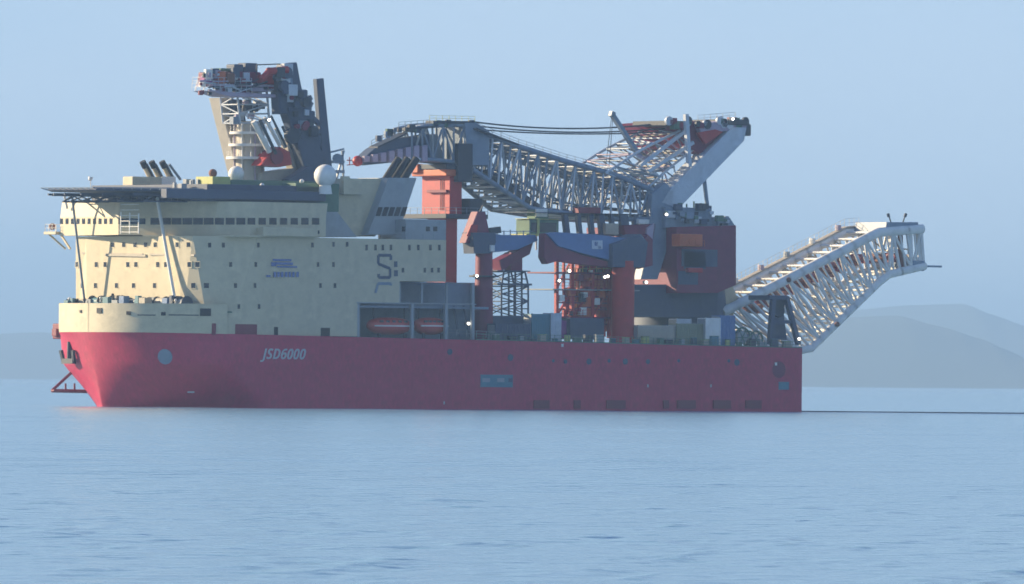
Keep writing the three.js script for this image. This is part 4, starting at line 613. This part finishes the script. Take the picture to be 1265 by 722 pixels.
// ---------------------------------------------------------------- stern
{ // the stinger: a curved white truss hinged at the transom
  const t = thing('stinger', 'long white lattice stinger curving out over the stern', 'stinger', E(905, 420, 20));
  const R = rng(61), v0 = 15, v1 = 24.5;
  const top = [[893, 386], [1000, 331], [1085, 287], [1138, 283]], bot = [[958, 436], [1000, 432], [1095, 340], [1141, 329]];
  const n = 15, st = []; for (let i = 0; i <= n; i++) { const k = i / n, a = lerpLine(top, k), b = lerpLine(bot, k), T = E(...a, v0), B = E(...b, v0); st.push({ tn: T, bn: B, tf: new THREE.Vector3(T.x, T.y, -v1), bf: new THREE.Vector3(B.x, B.y, -v1) }); }
  for (const [k, m, nm] of [['tn', M.white, 'near_top_chord'], ['bn', M.white, 'near_bottom_chord'], ['tf', M.white, 'far_top_chord'], ['bf', M.white, 'far_bottom_chord']]) { const g = []; for (let i = 0; i < n; i++) { const d = st[i + 1][k].clone().sub(st[i][k]).normalize().multiplyScalar(0.25); g.push(bar(st[i][k].clone().sub(d), st[i + 1][k].clone().add(d), k[0] === 't' ? 1.75 : 1.5, 0, 14)); } part(t, nm.replace(/^(near|far)_/, ''), m, g); }
  const put = (a, b, w, m = M.white) => pipe(t, 'brace', m, a, b, w);
  for (let i = 0; i <= n; i++) { const s = st[i]; put(s.tn, s.bn, 0.62); put(s.tf, s.bf, 0.62); put(s.tn, s.tf, 0.5); put(s.bn, s.bf, 0.5);
    if (i < n) { const e = st[i + 1], o = i % 2; put(o ? s.tn : s.bn, o ? e.bn : e.tn, 0.5); put(o ? s.tf : s.bf, o ? e.bf : e.tf, 0.5); put(o ? s.bn : s.bf, o ? e.bf : e.bn, 0.4); put(o ? s.tf : s.bn, o ? e.bn : e.tf, 0.35, M.buff); put(s.tf.clone().lerp(e.tf, 0.5), s.bf.clone().lerp(e.bf, 0.5), 0.42, i % 3 ? M.white : M.buff); put(s.tn.clone().lerp(e.tn, 0.5), s.bn.clone().lerp(e.bn, 0.5), 0.4); put(s.tn.clone().lerp(s.bn, 0.5), e.tf.clone().lerp(e.bf, 0.5), 0.3); } }
  // walkway and rails along the far top chord, rollers inside
  for (let i = 0; i < n - 2; i++) { const a = st[i].tf.clone().add(new THREE.Vector3(0, 1.0, 0)), b = st[i + 1].tf.clone().add(new THREE.Vector3(0, 1.0, 0)); railing(t, [a, b], 1.5, i % 2 ? M.white : M.paleSteel, 1.1); part(t, 'walkway', M.buff, bar(a, b, 0.2, 1.4)); if (i % 2) { const p = a.clone().lerp(b, 0.5); part(t, 'rail_box', [M.white, M.grey, M.mauve][i % 3], box(p.x - 0.4, p.x + 0.4, p.y, p.y + 1.0, -p.z - 0.5, -p.z + 0.5, 0.1)); } }
  for (let i = 2; i < n; i++) { const k = i / n, a = lerpLine([[905, 395], [1000, 345], [1060, 318], [1110, 316], [1136, 322]], k), p = E(...a, 18), g = [cone(p.clone().add(new THREE.Vector3(0, 0, 1.2)), p.clone().add(new THREE.Vector3(0, 0, -4.2)), 0.55, 0.55, 14), box(p.x - 0.6, p.x + 0.6, p.y - 1.2, p.y - 0.5, 17, 22.2, 0.06)]; part(t, 'roller_box', i % 2 ? M.darkRed : M.rust, g); }
  // outer end: platform, frame, boom spar and two lights on stalks
  part(t, 'end_platform', M.steel, [plate([[1096, 275], [1134, 275], [1136, 287], [1094, 288]], v0 - 0.3, 9, 0.12)]); for (const x of [1100, 1112, 1124, 1134]) beam(t, 'end_post', x === 1112 ? M.rust : M.white, E(x, 288, v0 + 0.5), E(x + 1, 330, v0 + 0.5), 0.7);
  pipe(t, 'end_spar', M.steel, E(1136, 329, v0), E(1163, 329.5, v0), 0.35); part(t, 'end_shoe', M.steel, [ebox(1128, 322, 1143, 335, v0 - 0.4, 9, 0.2)]);
  for (const [x0, x1] of [[1101, 1097], [1115, 1119]]) { pipe(t, 'signal_stalk', M.dark, E(x0, 276, v0 + 1), E(x1, 264, v0 + 1), 0.25); part(t, 'signal_head', M.dark, bar(E((x0 + 3 * x1) / 4, 268, v0 + 1), E(x1, 264, v0 + 1), 0.55, 0.55, 8)); }
  part(t, 'hinge_block', M.cream, [plate([[888, 360], [904, 352], [912, 372], [905, 392], [888, 392]], v0 + 3, 4, 0.1)]);
  const dk = part(t, 'chord_clamp', M.rust, [ball(E(974, 346, v0 - 0.9), 0.5, 8), ball(E(1034, 401, v0 - 0.9), 0.5, 8)]);
}
{ // dark A-frame at the stern
  const t = thing('stern_frame', 'dark A-frame with sheaves standing under the stinger at the stern', 'A-frame', V(UX(962, 6), 11.2, 6));
  for (const v of [4, 9]) { beam(t, 'frame_leg', M.navy, E(951, 426, v), E(955, 367, v), 0.9, 0.8); beam(t, 'frame_leg', M.navy, E(986, 426, v), E(971, 367, v), 0.8, 0.8); beam(t, 'cross_beam', M.navy, E(953, 398, v), E(978, 398, v), 0.6); }
  part(t, 'head_beam', M.navy, [ebox(951, 365, 974, 371, 3.6, 6.2, 0.15)]); for (const y of [376, 384]) { const p = E(963, y, 4.4); part(t, 'sheave', M.dark, cone(p, p.clone().add(new THREE.Vector3(0, 0, -1.2)), 1.2, 1.2, 18)); }
  part(t, 'frame_panel', M.navy, [plate([[956, 372], [966, 372], [972, 420], [954, 420]], 6, 1.2, 0.08)]);
  floodlight(t, E(987, 419, 3.2));
}
function reel(x, v, r, label) { const p = E(x, 412, v), t = thing('cable_reel', label, 'cable reel', V(p.x, 11.2, v), 'reels on the after deck'); const q = new THREE.Vector3(p.x, 11.3 + r, -v);
  part(t, 'drum', M.grey, cone(q.clone().add(new THREE.Vector3(0, 0, -2)), q, r * 0.6, r * 0.6, 20)); for (const z of [0, -2]) { const f = new THREE.TorusGeometry(r * 0.92, 0.16, 8, 28); f.translate(q.x, q.y, q.z + z); const g = [f]; for (let k = 0; k < 6; k++) { const a = k * 1.047; g.push(bar(q.clone().add(new THREE.Vector3(0, 0, z)), q.clone().add(new THREE.Vector3(Math.cos(a) * r * 0.92, Math.sin(a) * r * 0.92, z)), 0.16)); } part(t, 'flange', M.green, g); } part(t, 'stand', M.dark, [box(q.x - r * 0.8, q.x + r * 0.8, 11.2, 11.7, v - 0.3, v + 2.3, 0.05)]); }
reel(917, 2.5, 1.9, 'larger green-flanged cable reel beside the blue container'); reel(934, 3.5, 1.6, 'smaller green-flanged cable reel next to the dark A-frame');
// containers and deck stores
const ribGeo = new Map();
function container(x0, y0, x1, y1, v, dv, mat, label, group) {
  const a = E(x0, y0, v), b = E(x1, y1, v), yb = 11.2, t = thing('cargo_container', label, 'container', V((a.x + b.x) / 2, yb, v + dv / 2), group);
  part(t, 'shell', mat, box(a.x, b.x, yb + 0.15, a.y, v, v + dv, 0.05));
  const n = Math.max(4, Math.round((b.x - a.x) / 0.55)), g = []; for (let i = 1; i < n; i++) { const u = a.x + (b.x - a.x) * i / n; g.push(box(u - 0.12, u + 0.12, yb + 0.35, a.y - 0.2, v - 0.07, v, 0.02)); } const m = part(t, 'ribs', mat, g); m.userData.kind = 'stuff';
  for (const u of [a.x, b.x]) part(t, 'corner_post', mat, box(u - 0.12, u + 0.12, yb, a.y + 0.05, v - 0.1, v + 0.15, 0.03)); part(t, 'door', M.grey, box(a.x - 0.06, a.x, yb + 0.3, a.y - 0.2, v + 0.2, v + dv - 0.2, 0.02));
}
container(872, 393, 889, 414, 1.2, 2.5, M.white, 'small white container at the rail beside the blue one', 'containers on the after deck'); container(890, 390, 907, 416, 1.4, 2.6, M.blue, 'blue container next to the small white one', 'containers on the after deck');
container(657, 388, 680, 405, 3, 2.5, M.teal, 'teal container between lattice tower and red frame', 'containers on the after deck'); container(681, 387, 692, 405, 2.6, 2.5, M.paleSteel, 'pale blue-grey container touching the teal one', 'containers on the after deck'); container(612, 400, 654, 412, 1.5, 2.5, M.navy, 'long low navy container at the foot of lattice tower', 'containers on the after deck');
container(788, 402, 832, 420, 2.2, 2.5, M.buff, 'long buff container below the crane pedestal', 'containers on the after deck'); container(836, 400, 868, 422, 2.0, 2.5, M.olive, 'olive container between buff and white ones', 'containers on the after deck'); container(836, 394, 853, 399.5, 5.5, 2.4, M.paleSteel, 'pale container standing behind the olive one', 'containers on the after deck');
{ // loose stores along the rail and the rail itself
  const R = rng(19); const kinds = [M.green, M.dark, M.grey, M.navy, M.buff, M.teal, M.yellowGreen];
  const words = ['green', 'black', 'grey', 'navy', 'buff', 'teal', 'yellow-green'];
  for (let i = 0; i < 26; i++) { const x = 612 + i * 14.2 + R() * 6, v = 0.9 + R() * 0.4, u = UX(x, v), k = i % 7, s = 0.4 + R() * 0.5, h = 1.2 + R() * 1.0;
    const near = [[634, 'the foot of the lattice tower'], [668, 'the teal container'], [687, 'the pale blue-grey container'], [720, 'the open red frame'], [768, 'the red crane pedestal'], [810, 'the buff container'], [852, 'the olive container'], [880, 'the small white container'], [899, 'the blue container'], [920, 'the larger cable reel'], [945, 'the smaller cable reel'], [975, 'the dark A-frame']].sort((a, b) => Math.abs(a[0] - x) - Math.abs(b[0] - x))[0][1];
    const t = thing('deck_crate', `${words[k]} stowage crate at the rail in front of ${near}`, 'crate', V(u, 11.2, v), 'crates along the after rail');
    part(t, 'crate_body', kinds[k], box(u - s, u + s, 11.2, 11.2 + h, v - 0.35, v + 0.35, 0.06)); part(t, 'crate_lid', kinds[(k + 2) % 7], box(u - s - 0.05, u + s + 0.05, 11.2 + h, 11.3 + h, v - 0.4, v + 0.4, 0.03)); }
  railing(ship, [V(UX(588, 0.3), topH(66), 0.3), V(LEN - 0.5, topH(LEN), 0.3)], 1.15, M.green, 1.6);
  part(ship, 'rail_cap', M.green, [bar(V(UX(588, 0.2), topH(66) + 0.06, 0.2), V(LEN, topH(LEN) + 0.06, 0.2), 0.18, 0.5)]);
}
{ // thin floating line on the water running out from the stern
  const pts = []; const a = toWorld(V(LEN + 0.2, 0.03, 2)); for (let i = 0; i <= 24; i++) pts.push(new THREE.Vector3(a.x + i * 6, 0.08, a.z - i * 0.4 + Math.sin(i * 0.7) * 1.5));
  const t = new THREE.Mesh(new THREE.TubeGeometry(new THREE.CatmullRomCurve3(pts), 160, 0.12, 6), M.rope); t.name = 'floating_hose'; t.userData = { label: 'thin dark floating hose on the water running away from the stern', category: 'hose' }; t.castShadow = t.receiveShadow = true; scene.add(t);
}

renderer.render(scene, camera);
